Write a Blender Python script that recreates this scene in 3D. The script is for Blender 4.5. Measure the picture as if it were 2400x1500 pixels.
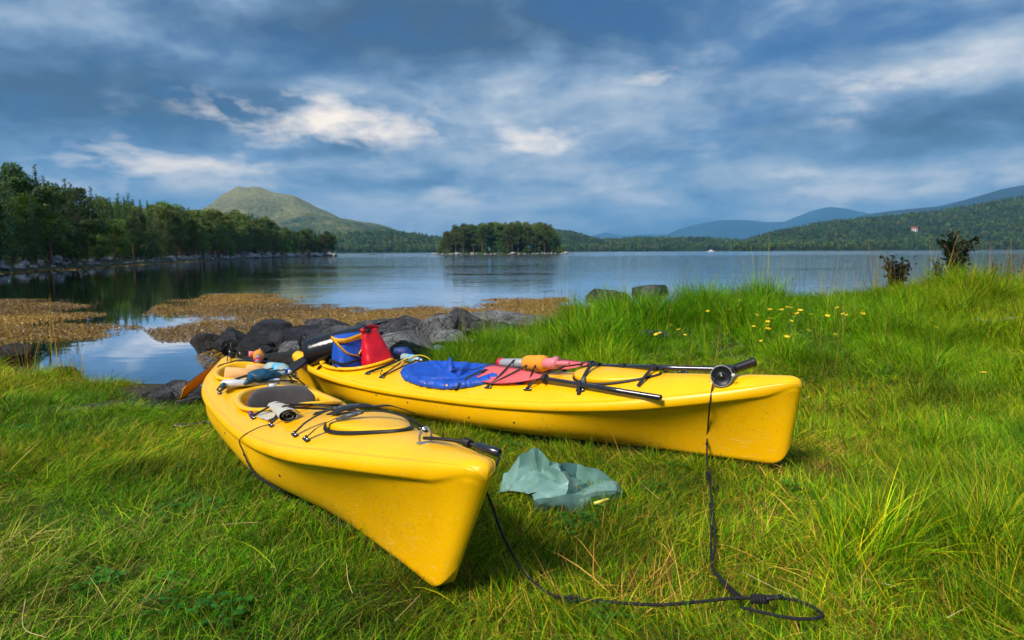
import bpy, bmesh, math, random
import numpy as np
from mathutils import Matrix, Vector, Euler

for o in list(bpy.data.objects):
    bpy.data.objects.remove(o)
sc = bpy.context.scene
COL = sc.collection
R = math.radians

# ---------------------------------------------------------------- camera
CAM_H = 1.2
cam_d = bpy.data.cameras.new('camera')
cam = bpy.data.objects.new('camera', cam_d)
COL.objects.link(cam)
cam_d.sensor_width = 36.0
cam_d.lens = 36.0*1500/2400
cam_d.clip_start, cam_d.clip_end = .05, 60000
pitch = math.atan((750-588.5)/1500)
cam.matrix_world = Matrix.Translation((0, 0, CAM_H)) @ Matrix.Rotation(math.pi/2-pitch, 4, 'X') @ Matrix.Rotation(R(-.29), 4, 'Z')
cam_d.dof.use_dof = True
cam_d.dof.focus_distance = 2.7
cam_d.dof.aperture_fstop = 5.0
sc.camera = cam

# ---------------------------------------------------------------- sun and sky
SUN_EL, SUN_AZ = R(46), R(-138)          # azimuth from +Y towards +X
sun_dir = Vector((math.sin(SUN_AZ)*math.cos(SUN_EL), math.cos(SUN_AZ)*math.cos(SUN_EL), math.sin(SUN_EL)))
sl = bpy.data.lights.new('sun', 'SUN')
sl.energy, sl.angle, sl.color = 1.5, R(15), (1.0, .93, .82)
sun = bpy.data.objects.new('sun', sl)
sun.rotation_euler = sun_dir.to_track_quat('Z', 'Y').to_euler()
sun.location = (-20, -10, 30)
COL.objects.link(sun)

vs = sc.view_settings
vs.view_transform, vs.look, vs.gamma, vs.use_curve_mapping = 'Standard', 'None', 1.0, False
vs.exposure = 1.86
sc.render.engine = 'CYCLES'
cy = sc.cycles
cy.use_denoising = True
cy.max_bounces, cy.diffuse_bounces, cy.glossy_bounces, cy.transmission_bounces = 4, 2, 2, 3
cy.transparent_max_bounces, cy.volume_bounces = 8, 0
cy.use_adaptive_sampling, cy.adaptive_threshold, cy.adaptive_min_samples = True, .02, 16
cy.sample_clamp_indirect = 5.0
cy.caustics_reflective = cy.caustics_refractive = False


def nd(nt, typ, **kw):
    """a node; keys that name a property set it, 'iN' sets input N, and a socket value is linked"""
    n = nt.nodes.new(typ)
    for k, v in kw.items():
        if k[0] == 'i' and k[1:].isdigit():
            s = n.inputs[int(k[1:])]
        elif k in n.inputs.keys():
            s = n.inputs[k]
        elif k.replace('_', ' ') in n.inputs.keys():
            s = n.inputs[k.replace('_', ' ')]
        else:
            setattr(n, k, v)
            continue
        if isinstance(v, bpy.types.NodeSocket):
            nt.links.new(v, s)
        else:
            s.default_value = v
    return n


def mth(nt, op, a, b=None, c=None, clamp=False):
    n = nt.nodes.new('ShaderNodeMath')
    n.operation, n.use_clamp = op, clamp
    for i, v in enumerate((a, b, c)):
        if v is None:
            continue
        if isinstance(v, bpy.types.NodeSocket):
            nt.links.new(v, n.inputs[i])
        else:
            n.inputs[i].default_value = v
    return n.outputs[0]


def ramp(nt, fac, stops, interp='LINEAR'):
    n = nt.nodes.new('ShaderNodeValToRGB')
    cr = n.color_ramp
    cr.interpolation = interp
    while len(cr.elements) > 1:
        cr.elements.remove(cr.elements[-1])
    for i, (p, c) in enumerate(stops):
        e = cr.elements[0] if i == 0 else cr.elements.new(p)
        e.position = p
        e.color = (c, c, c, 1) if not hasattr(c, '__len__') else (*c[:3], 1)
    nt.links.new(fac, n.inputs[0])
    return n.outputs[0]


def mixc(nt, fac, a, b, mode='MIX'):
    n = nt.nodes.new('ShaderNodeMix')
    n.data_type, n.blend_type = 'RGBA', mode
    n.clamp_factor = True
    for i, v in ((0, fac), (6, a), (7, b)):
        if isinstance(v, bpy.types.NodeSocket):
            nt.links.new(v, n.inputs[i])
        elif i == 0:
            n.inputs[i].default_value = v
        else:
            n.inputs[i].default_value = (*v[:3], 1)
    return n.outputs[2]


def build_sky():
    w = bpy.data.worlds.new('World')
    sc.world = w
    w.use_nodes = True
    nt = w.node_tree
    nt.nodes.clear()
    out = nd(nt, 'ShaderNodeOutputWorld')
    bg = nd(nt, 'ShaderNodeBackground', Strength=.1)
    nt.links.new(bg.outputs[0], out.inputs[0])
    sky = nd(nt, 'ShaderNodeTexSky', sky_type='NISHITA', sun_disc=False, sun_elevation=SUN_EL, sun_rotation=SUN_AZ, air_density=1.0, dust_density=.6, ozone_density=1.6)
    tc = nd(nt, 'ShaderNodeTexCoord').outputs['Generated']
    sep = nd(nt, 'ShaderNodeSeparateXYZ', i0=tc)
    x, y, z = sep.outputs
    zc = mth(nt, 'ADD', mth(nt, 'MAXIMUM', z, 0.0), .24)
    px, py = mth(nt, 'DIVIDE', x, zc), mth(nt, 'DIVIDE', y, zc)
    P = nd(nt, 'ShaderNodeCombineXYZ', i0=px, i1=py, i2=0.0).outputs[0]
    def noise(vec, scale, detail, rough, dist, off=(0, 0, 0), sc3=(1, 1, 1)):
        m = nd(nt, 'ShaderNodeMapping', i0=vec, Location=off, Scale=sc3)
        return nd(nt, 'ShaderNodeTexNoise', i0=m.outputs[0], Scale=scale, Detail=detail, Roughness=rough, Distortion=dist).outputs[0]
    big = noise(P, 1.0, 3, .5, .2, (3.6, 1.1, 0), (.8, 1, 1))         # where the sheets lie
    mid = noise(P, 2.9, 9, .60, .2, (7.7, 2.3, 0), (1.0, 1, 1))        # lumps in the sheets
    puf = noise(tc, 9.0, 9, .60, .15, (1.2, 5.5, .4), (1, 1, 2.4))     # cumulus tufts low down
    g = CLOUD_GAIN
    acc = {}
    for (dx, dy, dz, ra, rb, st, kind) in PUFFS:
        mp = nd(nt, 'ShaderNodeMapping', vector_type='TEXTURE', i0=tc, Location=(dx, dy, dz), Rotation=(0, 0, -math.atan2(dx, dy)), Scale=(ra, .6, rb))
        m = mth(nt, 'MULTIPLY', nd(nt, 'ShaderNodeTexGradient', gradient_type='SPHERICAL', i0=mp.outputs[0]).outputs['Fac'], st)
        acc[kind] = mth(nt, 'MAXIMUM', acc[kind], m) if kind in acc else m
    # lower sky carries broken pale cumulus, higher up the sheet is thicker and smoother
    lowf = ramp(nt, z, [(.0, 1.0), (.14, .8), (.26, .25), (.40, .0)])
    lump = mixc(nt, mth(nt, 'MULTIPLY', lowf, .65), mid, puf)
    tone = mth(nt, 'ADD', mth(nt, 'MULTIPLY', lump, .62), mth(nt, 'MULTIPLY', big, .38))
    tone = mth(nt, 'ADD', tone, mth(nt, 'MULTIPLY', lowf, .052))
    tone = mth(nt, 'ADD', mth(nt, 'SUBTRACT', tone, mth(nt, 'MULTIPLY', acc['d'], .22)), mth(nt, 'MULTIPLY', acc['p'], .12))
    cc = ramp(nt, tone, [(.37, (.024*g, .040*g, .066*g)), (.445, (.046*g, .078*g, .128*g)), (.50, (.080*g, .122*g, .182*g)), (.55, (.135*g, .175*g, .228*g)), (.60, (.20*g, .228*g, .26*g)), (.67, (.34*g, .335*g, .335*g))])
    blue = mixc(nt, 1.0, sky.outputs[0], (.045*SKY_BLUE, .25*SKY_BLUE, .50*SKY_BLUE), 'MULTIPLY')
    cover = ramp(nt, mth(nt, 'ADD', mth(nt, 'MULTIPLY', big, .5), mth(nt, 'MULTIPLY', mid, .5)), [(.38, .0), (.54, 1.0)], 'EASE')
    cover = mth(nt, 'ADD', .55, mth(nt, 'MULTIPLY', cover, .43))
    cover = mth(nt, 'ADD', cover, mth(nt, 'MULTIPLY', lowf, .35), clamp=True)
    col = mixc(nt, cover, blue, cc)
    # sunlit heads
    lit = ramp(nt, mth(nt, 'ADD', mth(nt, 'MULTIPLY', acc['b'], .22), puf), [(.58, 0.0), (.86, 1.0)])
    lit = mth(nt, 'MULTIPLY', lit, mth(nt, 'MULTIPLY', acc['b'], 1.8, clamp=True))
    col = mixc(nt, lit, col, (.54*g, .46*g, .37*g))
    nt.links.new(col, bg.inputs[0])


CLOUD_GAIN = 7.5
SKY_BLUE = .62
PUFFS = []
def pxdir(px, py):
    d = cam.matrix_world.to_3x3() @ Vector(((px-1200)/1500, -(py-750)/1500, -1))
    return d.normalized()
for (px, py, wpx, hpx, st, kd) in ((740, 285, 420, 90, 1.0, 'b'), (1250, 325, 200, 60, .9, 'b'), (390, 395, 360, 90, .85, 'b'), (1120, 445, 220, 60, .8, 'b'), (1510, 185, 150, 60, .6, 'b'), (2050, 220, 240, 80, .5, 'b'), (2080, 450, 420, 60, .6, 'b'),
                                   (-600, 330, 360, 90, .8, 'b'), (3000, 300, 360, 80, .7, 'b'), (200, 240, 640, 130, 1.0, 'd'), (800, 350, 240, 60, .7, 'd'), (1000, 60, 700, 130, .8, 'd'), (980, 430, 420, 60, .7, 'd'), (2250, 300, 480, 80, .7, 'd'), (-700, 200, 600, 140, .9, 'd'),
                                   (480, 400, 800, 190, 1.0, 'p'), (1150, 430, 700, 130, .7, 'p'), (2000, 450, 700, 100, .6, 'p'), (-700, 400, 700, 170, .9, 'p'), (3100, 400, 700, 150, .7, 'p')):
    d = pxdir(px, py)
    PUFFS.append((d.x, d.y, d.z, wpx/1500, hpx/1500, st, kd))
build_sky()

# ---------------------------------------------------------------- helpers
rng = np.random.default_rng(11)


def vnoise(P, scale=1.0, seed=0):
    """smooth value noise in 0..1 at an array of points"""
    P = np.asarray(P, float)*scale
    if P.shape[-1] == 2:
        P = np.concatenate([P, np.zeros(P.shape[:-1]+(1,))], -1)
    P = P+seed*17.37
    i = np.floor(P).astype(np.int64); f = P-i; f = f*f*(3-2*f)
    def h(a, b, c):
        n = (a*374761393+b*668265263+c*2147483647+seed*974634) & 0xffffffff
        n = ((n ^ (n >> 13))*1274126177) & 0xffffffff
        return ((n ^ (n >> 16)) & 0xffff)/65535.0
    x, y, z = i[..., 0], i[..., 1], i[..., 2]
    fx, fy, fz = f[..., 0], f[..., 1], f[..., 2]
    L = lambda a, b, t: a+(b-a)*t
    return L(L(L(h(x, y, z), h(x+1, y, z), fx), L(h(x, y+1, z), h(x+1, y+1, z), fx), fy),
             L(L(h(x, y, z+1), h(x+1, y, z+1), fx), L(h(x, y+1, z+1), h(x+1, y+1, z+1), fx), fy), fz)


def fbm(P, scale=1.0, oct=4, seed=0, gain=.5):
    t, a, s = 0, 1.0, 0
    for k in range(oct):
        t = t+a*vnoise(P, scale*2**k, seed+k*3); s += a; a *= gain
    return t/s


def new_mat(name):
    m = bpy.data.materials.new(name)
    m.use_nodes = True
    nt = m.node_tree
    nt.nodes.clear()
    o = nt.nodes.new('ShaderNodeOutputMaterial')
    return m, nt, o


def pmat(name, col, rough=.5, metal=0.0, var=.12, vscale=8.0, bump=0.0, bscale=40.0, spec=.5, trans=0.0, alpha=1.0, sheen=0.0, ior=1.45, dirt=None, coat=0.0):
    """Principled with noise variation in colour and roughness; dirt=(colour, scale, low, high)"""
    m, nt, o = new_mat(name)
    b = nt.nodes.new('ShaderNodeBsdfPrincipled')
    nt.links.new(b.outputs[0], o.inputs[0])
    tc = nd(nt, 'ShaderNodeTexCoord').outputs['Object']
    n = nd(nt, 'ShaderNodeTexNoise', i0=tc, Scale=vscale, Detail=5.0, Roughness=.6).outputs[0]
    c1 = tuple(max(0, x*(1-var)) for x in col); c2 = tuple(min(1, x*(1+var)) for x in col)
    c = ramp(nt, n, [(.3, c1), (.7, c2)])
    if dirt:
        dn = nd(nt, 'ShaderNodeTexNoise', i0=tc, Scale=dirt[1], Detail=6.0, Roughness=.7).outputs[0]
        c = mixc(nt, ramp(nt, dn, [(dirt[2], 0.0), (dirt[3], 1.0)]), c, dirt[0])
    nt.links.new(c, b.inputs['Base Color'])
    nt.links.new(ramp(nt, n, [(.3, max(.02, rough*.85)), (.7, min(1, rough*1.15))]), b.inputs['Roughness'])
    b.inputs['Metallic'].default_value = metal
    b.inputs['Specular IOR Level'].default_value = spec
    b.inputs['Transmission Weight'].default_value = trans
    b.inputs['IOR'].default_value = ior
    b.inputs['Alpha'].default_value = alpha
    b.inputs['Coat Weight'].default_value = coat
    if sheen:
        b.inputs['Sheen Weight'].default_value = sheen
    if bump:
        bn = nd(nt, 'ShaderNodeTexNoise', i0=tc, Scale=bscale, Detail=4.0, Roughness=.6).outputs[0]
        bb = nd(nt, 'ShaderNodeBump', Strength=bump, Distance=.02, Height=bn)
        nt.links.new(bb.outputs[0], b.inputs['Normal'])
    return m


class MB:
    """collects vertices and faces of one mesh"""
    def __init__(s):
        s.v, s.f, s.n, s.m = [], [], 0, []
    def add(s, v, f, mi=0):
        v = np.asarray(v, float).reshape(-1, 3)
        s.v.append(v)
        s.f += [tuple(int(i)+s.n for i in q) for q in f]
        s.m += [mi]*len(f)
        s.n += len(v)
        return s
    def grid(s, G, cu=False, cv=False, mi=0, caps=False):
        """a grid of points a x b x 3; cu / cv close it around"""
        a, b = G.shape[:2]
        f = []
        for i in range(a if cu else a-1):
            for j in range(b if cv else b-1):
                f.append((i*b+j, ((i+1) % a)*b+j, ((i+1) % a)*b+(j+1) % b, i*b+(j+1) % b))
        if caps:
            f.append(tuple(range(b))[::-1]); f.append(tuple((a-1)*b+j for j in range(b)))
        return s.add(G.reshape(-1, 3), f, mi)
    def tube(s, pts, r, n=8, smooth=True, closed=False, mi=0, steps=6):
        p = catmull(pts, steps, closed) if smooth and len(pts) > 2 else np.asarray(pts, float)
        rr = np.full(len(p), r) if np.isscalar(r) else np.interp(np.linspace(0, 1, len(p)), np.linspace(0, 1, len(r)), r)
        T = np.gradient(p, axis=0) if not closed else np.roll(p, -1, 0)-np.roll(p, 1, 0)
        T /= np.linalg.norm(T, axis=1, keepdims=True)+1e-9
        up = np.array([0, 0, 1.0]) if abs(T[0, 2]) < .9 else np.array([1.0, 0, 0])
        N = np.zeros_like(p)
        nv = np.cross(T[0], up); nv /= np.linalg.norm(nv)
        for i in range(len(p)):
            nv = nv-T[i]*np.dot(nv, T[i]); nv /= np.linalg.norm(nv)+1e-9
            N[i] = nv
        B = np.cross(T, N)
        a = np.linspace(0, 2*np.pi, n, endpoint=False)
        G = p[:, None]+rr[:, None, None]*(np.cos(a)[None, :, None]*N[:, None]+np.sin(a)[None, :, None]*B[:, None])
        return s.grid(G, cu=closed, cv=True, mi=mi, caps=not closed)
    def strap(s, pts, wdir, width, th=.003, steps=6, mi=0, smooth=True):
        """a flat band along points, wide along wdir"""
        p = catmull(pts, steps) if smooth and len(pts) > 2 else np.asarray(pts, float)
        T = np.gradient(p, axis=0); T /= np.linalg.norm(T, axis=1, keepdims=True)+1e-9
        W = np.broadcast_to(np.asarray(wdir, float), p.shape); W = W-T*np.sum(W*T, 1, keepdims=True); W = W/(np.linalg.norm(W, axis=1, keepdims=True)+1e-9)
        Nn = np.cross(T, W)
        h, t = width/2, th/2
        G = np.stack([p-W*h-Nn*t, p+W*h-Nn*t, p+W*h+Nn*t, p-W*h+Nn*t], 1)
        return s.grid(G, cv=True, mi=mi, caps=True)
    def box(s, c, size, rot=None, mi=0, bev=0.0):
        x, y, z = np.asarray(size, float)/2
        if bev:
            b = min(bev, x*.9, y*.9, z*.9)
            ring = lambda zz, k: [(-x+k, -y, zz), (x-k, -y, zz), (x, -y+k, zz), (x, y-k, zz), (x-k, y, zz), (-x+k, y, zz), (-x, y-k, zz), (-x, -y+k, zz)]
            def inn(zz): return [(px*(1-b/x), py*(1-b/y), zz) for px, py, zz in ring(zz, b)]
            G = np.array([inn(-z), ring(-z+b, b), ring(z-b, b), inn(z)])
            if rot is not None: G = G @ np.array(rot).T
            return s.grid(G+np.asarray(c, float), cv=True, caps=True, mi=mi)
        v = np.array([(i, j, k) for i in (-x, x) for j in (-y, y) for k in (-z, z)])
        if rot is not None: v = v @ np.array(rot).T
        return s.add(v+np.asarray(c, float), [(0, 1, 3, 2), (4, 6, 7, 5), (0, 4, 5, 1), (2, 3, 7, 6), (0, 2, 6, 4), (1, 5, 7, 3)], mi)
    def lathe(s, a, b, prof, n=20, mi=0):
        """revolve (t, r) pairs around the axis a -> b (t in metres from a)"""
        a, b = np.asarray(a, float), np.asarray(b, float)
        T = (b-a)/np.linalg.norm(b-a)
        u = np.cross(T, [0, 0, 1.0] if abs(T[2]) < .9 else [1.0, 0, 0]); u /= np.linalg.norm(u); w = np.cross(T, u)
        th = np.linspace(0, 2*np.pi, n, endpoint=False)
        G = np.array([a+T*t+r*(np.cos(th)[:, None]*u+np.sin(th)[:, None]*w) for t, r in prof])
        return s.grid(G, cv=True, caps=True, mi=mi)
    def obj(s, name, mats, parent=None, base=None, smooth=True, k=None, fix=True, label=None, angle=None):
        v = np.concatenate(s.v)
        if k is not None: v = k.world(v)
        if base is not None: v = v-np.asarray(base)
        me = bpy.data.meshes.new(name)
        me.from_pydata(v.tolist(), [], s.f)
        for m in (mats if isinstance(mats, (list, tuple)) else [mats]):
            me.materials.append(m)
        if any(s.m):
            me.polygons.foreach_set('material_index', s.m)
        if fix:
            bm = bmesh.new(); bm.from_mesh(me)
            bmesh.ops.recalc_face_normals(bm, faces=bm.faces)
            bm.to_mesh(me); bm.free()
        if smooth:
            me.shade_smooth() if angle is None else me.shade_smooth()
            if angle is not None:
                me.set_sharp_from_angle(angle=R(angle))
        o = bpy.data.objects.new(name, me)
        COL.objects.link(o)
        o.parent = parent
        if label: o['label'] = label
        return o


def catmull(pts, steps=6, closed=False):
    p = np.asarray(pts, float)
    if closed:
        q = np.concatenate([p[-1:], p, p[:2]])
    else:
        q = np.concatenate([2*p[:1]-p[1:2], p, 2*p[-1:]-p[-2:-1]])
    out = []
    for i in range(1, len(q)-2):
        t = np.linspace(0, 1, steps, endpoint=False)[:, None]
        a, b, c, d = q[i-1], q[i], q[i+1], q[i+2]
        out.append(.5*((2*b)+(-a+c)*t+(2*a-5*b+4*c-d)*t*t+(-a+3*b-3*c+d)*t**3))
    if not closed:
        out.append(q[-2:-1])
    return np.concatenate(out)


def tag(o, label=None, cat=None, group=None, kind=None):
    for k, v in (('label', label), ('category', cat), ('group', group), ('kind', kind)):
        if v: o[k] = v
    return o


def empty(name, loc, label=None, cat=None, group=None):
    o = bpy.data.objects.new(name, None)
    COL.objects.link(o)
    o.location = loc
    o.empty_display_size = .1
    return tag(o, label, cat, group)


def copy_tree(o, loc=None, rz=0.0, scale=1.0, label=None, group=None):
    c = o.copy(); COL.objects.link(c)
    if loc is not None: c.location = loc
    c.rotation_euler = (0, 0, rz)
    c.scale = (scale,)*3 if np.isscalar(scale) else scale
    if label: c['label'] = label
    if group: c['group'] = group
    for ch in list(o.children):
        d = ch.copy(); COL.objects.link(d); d.parent = c
    return c


def at(px, py, depth):
    """the world point seen at a photo pixel at a given distance along +Y (used only to read the photo's layout)"""
    d = cam.matrix_world.to_3x3() @ Vector(((px-1200)/1500, -(py-750)/1500, -1))
    t = depth/d.y
    return np.array([d.x*t, d.y*t, CAM_H+d.z*t])


def atz(px, py, z):
    d = cam.matrix_world.to_3x3() @ Vector(((px-1200)/1500, -(py-750)/1500, -1))
    t = (z-CAM_H)/d.z
    return np.array([d.x*t, d.y*t, z])
# ---------------------------------------------------------------- kayak shape
class KShape:
    """Sea-kayak hull: s runs back from the bow foot (0) to the stern (-L), w to starboard, z up from the keel."""
    def __init__(k, L, B, gm, gb, gs, n, pose, rake, crown):
        k.L, k.B, k.gm, k.gb, k.gs, k.n, k.rake, k.crown = L, B, gm, gb, gs, n, rake, crown
        x, y, z, yaw, sl, he = pose
        c, s = math.cos(yaw), math.sin(yaw)
        f = np.array([c*math.cos(sl), s*math.cos(sl), math.sin(sl)])
        rt = np.array([s, -c, 0.0]); up = np.cross(rt, f)
        rt, up = rt*math.cos(he)-up*math.sin(he), up*math.cos(he)+rt*math.sin(he)
        k.o = np.array([x, y, z]); k.A = np.array([f, rt, up])
    def world(k, P):
        return k.o + np.asarray(P, float) @ k.A
    def beam(k, u):
        v = np.abs(u-.47)/np.where(u > .47, .53, .47)
        return .042+(k.B-.042)*np.clip(1-v**k.n, 0, 1)
    def gun(k, u):
        return k.gm+np.where(u > .47, np.clip((u-.47)/.53, 0, 1)**2.2*(k.gb-k.gm), np.clip((.47-u)/.47, 0, 1)**2.2*(k.gs-k.gm))
    def cam(k, u):
        return np.interp(u, [0, .04, .12, .3, .5, .62, .75, .88, .96, 1], k.crown)
    def s2u(k, s):
        """station parameter of the deck point at length s (the stems are raked)"""
        u = np.linspace(0, 1, 400)
        sa = (u-1)*k.L+np.clip((u-.85)/.15, 0, 1)**1.5*k.rake-np.clip((.10-u)/.10, 0, 1)**1.5*k.rake*.6
        return np.interp(s, sa, u)
    def deck(k, s, w):
        u = k.s2u(np.asarray(s, float)); b = k.beam(u); r = np.clip(np.abs(w)/np.maximum(b-.03, .01), 0, 1)
        return k.gun(u)+k.cam(u)*(1-r**2.0)+.004
    def on(k, s, w, dz=0.0):
        """a point on the deck (local), lifted by dz; slides with the raked stem near the bow"""
        z = float(k.deck(s, w))+dz
        return (s, w, z)
def kayak_rings(k, ns=150):
    u = np.concatenate([np.linspace(0, .03, 10)[:-1], np.linspace(.03, .97, ns), np.linspace(.97, 1, 12)[1:]])
    b = k.beam(u); g = k.gun(u); cam = k.cam(u)
    e = np.clip((np.abs(u-.47)-.16)/.30, 0, 1); e = e*e*(3-2*e)
    h = np.array([0, .012, .03, .06, .1, .16, .24, .33, .43, .54, .65, .76, .85, .92, .965, 1.0])
    rows = []
    end = np.minimum(u, 1-u)*k.L                      # distance from the nearer end
    cap = np.sqrt(np.clip(1-(1-np.clip(end/.06, 0, 1))**2, 0, 1))*.995+.005   # rounded stem
    foot = .12*(1-np.sqrt(np.clip(1-(1-np.clip(end/.13, 0, 1))**2, 0, 1)))  # rounded foot
    nose = .050*(1-np.sqrt(np.clip(1-(1-np.clip(end/.07, 0, 1))**2, 0, 1)))  # rounded top of the stem
    sc = np.clip(b/.16, .25, 1)
    band = .052*np.clip(g/.3, .8, 1.3)*np.clip(b/.1, .55, 1)
    top = g-band
    rk = np.clip((u-.85)/.15, 0, 1)**1.5*k.rake-np.clip((.10-u)/.10, 0, 1)**1.5*k.rake*.6
    P = []
    def add(w, z):
        zz = np.maximum(z, foot)-nose*np.clip((z/np.maximum(g, .01)-.72)/.28, 0, 1.2)
        P.append(np.stack([(u-1)*k.L+rk*zz/np.maximum(g, .01), w*cap+0*u, zz], 1))
    for q in h:
        mid = (1-(1-q)**3.6)**.62
        bow = .20+.34*q+.42*q**2.6
        w = (b-.02*sc)*(mid*(1-e)+bow*e)
        rd = min(1.0, math.sqrt(q/.05)) if q < .05 else 1.0
        add(np.sqrt(w*w+.030**2)*rd, top*q)
    add(b-.006*sc, top+.006); add(b, top+.016); add(b-.001*sc, top+band*.62); add(b-.010*sc, g-.004)
    add(b-.022*sc, g+.005); add(b-.034*sc, g-.003*sc); add(b-.046*sc, g+.008)
    bi = np.maximum(b-.046*sc, .004)
    for r in (.93, .85, .76, .66, .55, .44, .33, .22, .11, 0):
        add(bi*r, g+.008+cam*(1-r**2.0))
    H = np.stack(P, 1)                                 # stations x half-section x 3
    M_ = H[:, ::-1].copy(); M_[..., 1] *= -1
    return np.concatenate([H, M_[:, 1:-1]], 1)         # closed ring per station
CROWN = np.array([.01, .03, .045, .05, .05, .085, .09, .06, .03, .008])
KL = KShape(4.496, .405, .294, .521, .44, 3.38, (-.228, 2.094, .0175, -1.0048, .0534, -.0415), .302, list(CROWN))
KR = KShape(4.524, .385, .291, .517, .400, 3.11, (1.5378, 3.49, -.0134, -.6478, .0366, .0958), .101, list(CROWN*1.1))

# ---------------------------------------------------------------- ground, water, far land
WATER_Z = -.45
HAZE = 1.2e-4
CX_ = [-30, -9, -7, -5, -3, -1.44, -.63, 0, .67, 1.58, 2.35, 3.0, 4.0, 5.57, 8, 12, 30]
CZ_ = [-.20, -.27, -.33, -.36, -.38, -.34, -.20, -.07, .08, .22, .38, .49, .48, .55, .62, .70, .85]
CY_ = [12, 9.3, 8.6, 7.6, 7.3, 8.2, 9.0, 9.3, 9.4, 9.1, 8.8, 8.9, 9.0, 9.5, 10, 11, 14]
F0_ = [5.5, 5.5, 5.5, 5.5, 5.5, 5.3, 5.2, 5.2, 5.2, 5.2, 5.0, 4.7, 4.3, 3.8, 3.2, 3, 3]


def ground_z(x, y, rough=True):
    x, y = np.asarray(x, float), np.asarray(y, float)
    pl = lambda yy: .10+.006*np.clip(x, -8, 8)-.048*np.clip(yy, -6, 12)
    zc, yc, y0 = np.interp(x, CX_, CZ_), np.interp(x, CX_, CY_), np.interp(x, CX_, F0_)
    t = np.clip((y-y0)/(yc-y0), 0, 1); t = t*t*(3-2*t)
    z = pl(y)*(1-t)+zc*t
    d = np.clip(y-yc, 0, 50)
    z = z-np.minimum(d*.42+d*d*.05, 2.4)
    if rough:
        P = np.stack([x, y], -1)
        z = z+(fbm(P, .9, 3, 5)-.5)*.11*np.clip(np.abs(y-3.8)/3+.25, .25, 1)+(vnoise(P, 3.1, 9)-.5)*.03
    return z


def heightfield(name, x0, x1, y0, y1, step, fn, mat):
    xs, ys = np.arange(x0, x1+.001, step), np.arange(y0, y1+.001, step)
    X, Y = np.meshgrid(xs, ys, indexing='ij')
    G = np.stack([X, Y, fn(X, Y)], -1)
    return tag(MB().grid(G).obj(name, mat, fix=False), kind='structure')


def soil_mat():
    m, nt, o = new_mat('soil and moss')
    b = nt.nodes.new('ShaderNodeBsdfPrincipled'); nt.links.new(b.outputs[0], o.inputs[0])
    g = nd(nt, 'ShaderNodeNewGeometry').outputs['Position']
    n1 = nd(nt, 'ShaderNodeTexNoise', i0=g, Scale=2.2, Detail=8.0, Roughness=.65).outputs[0]
    n2 = nd(nt, 'ShaderNodeTexNoise', i0=g, Scale=26.0, Detail=6.0, Roughness=.7).outputs[0]
    c = ramp(nt, n1, [(.35, (.018, .030, .006)), (.5, (.028, .035, .007)), (.65, (.05, .036, .013))])
    c = mixc(nt, .7, c, ramp(nt, n2, [(.35, (.25, .25, .25)), (.7, (1.5, 1.4, 1.2))]), 'MULTIPLY')
    z = nd(nt, 'ShaderNodeSeparateXYZ', i0=g).outputs[2]
    wet = ramp(nt, mth(nt, 'ADD', mth(nt, 'MULTIPLY', z, -2.2), mth(nt, 'MULTIPLY', n1, .2)), [(.82, 0.0), (1.0, 1.0)])
    c = mixc(nt, wet, c, ramp(nt, n2, [(.3, (.02, .016, .01)), (.6, (.07, .045, .02)), (.75, (.12, .10, .08))]))
    nt.links.new(c, b.inputs['Base Color'])
    b.inputs['Roughness'].default_value = .85
    bb = nd(nt, 'ShaderNodeBump', Strength=.8, Distance=.03, Height=n2)
    nt.links.new(bb.outputs[0], b.inputs['Normal'])
    return m


M_SOIL = soil_mat()
heightfield('ground', -16, 18, -5, 15, .13, ground_z, M_SOIL)


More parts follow.
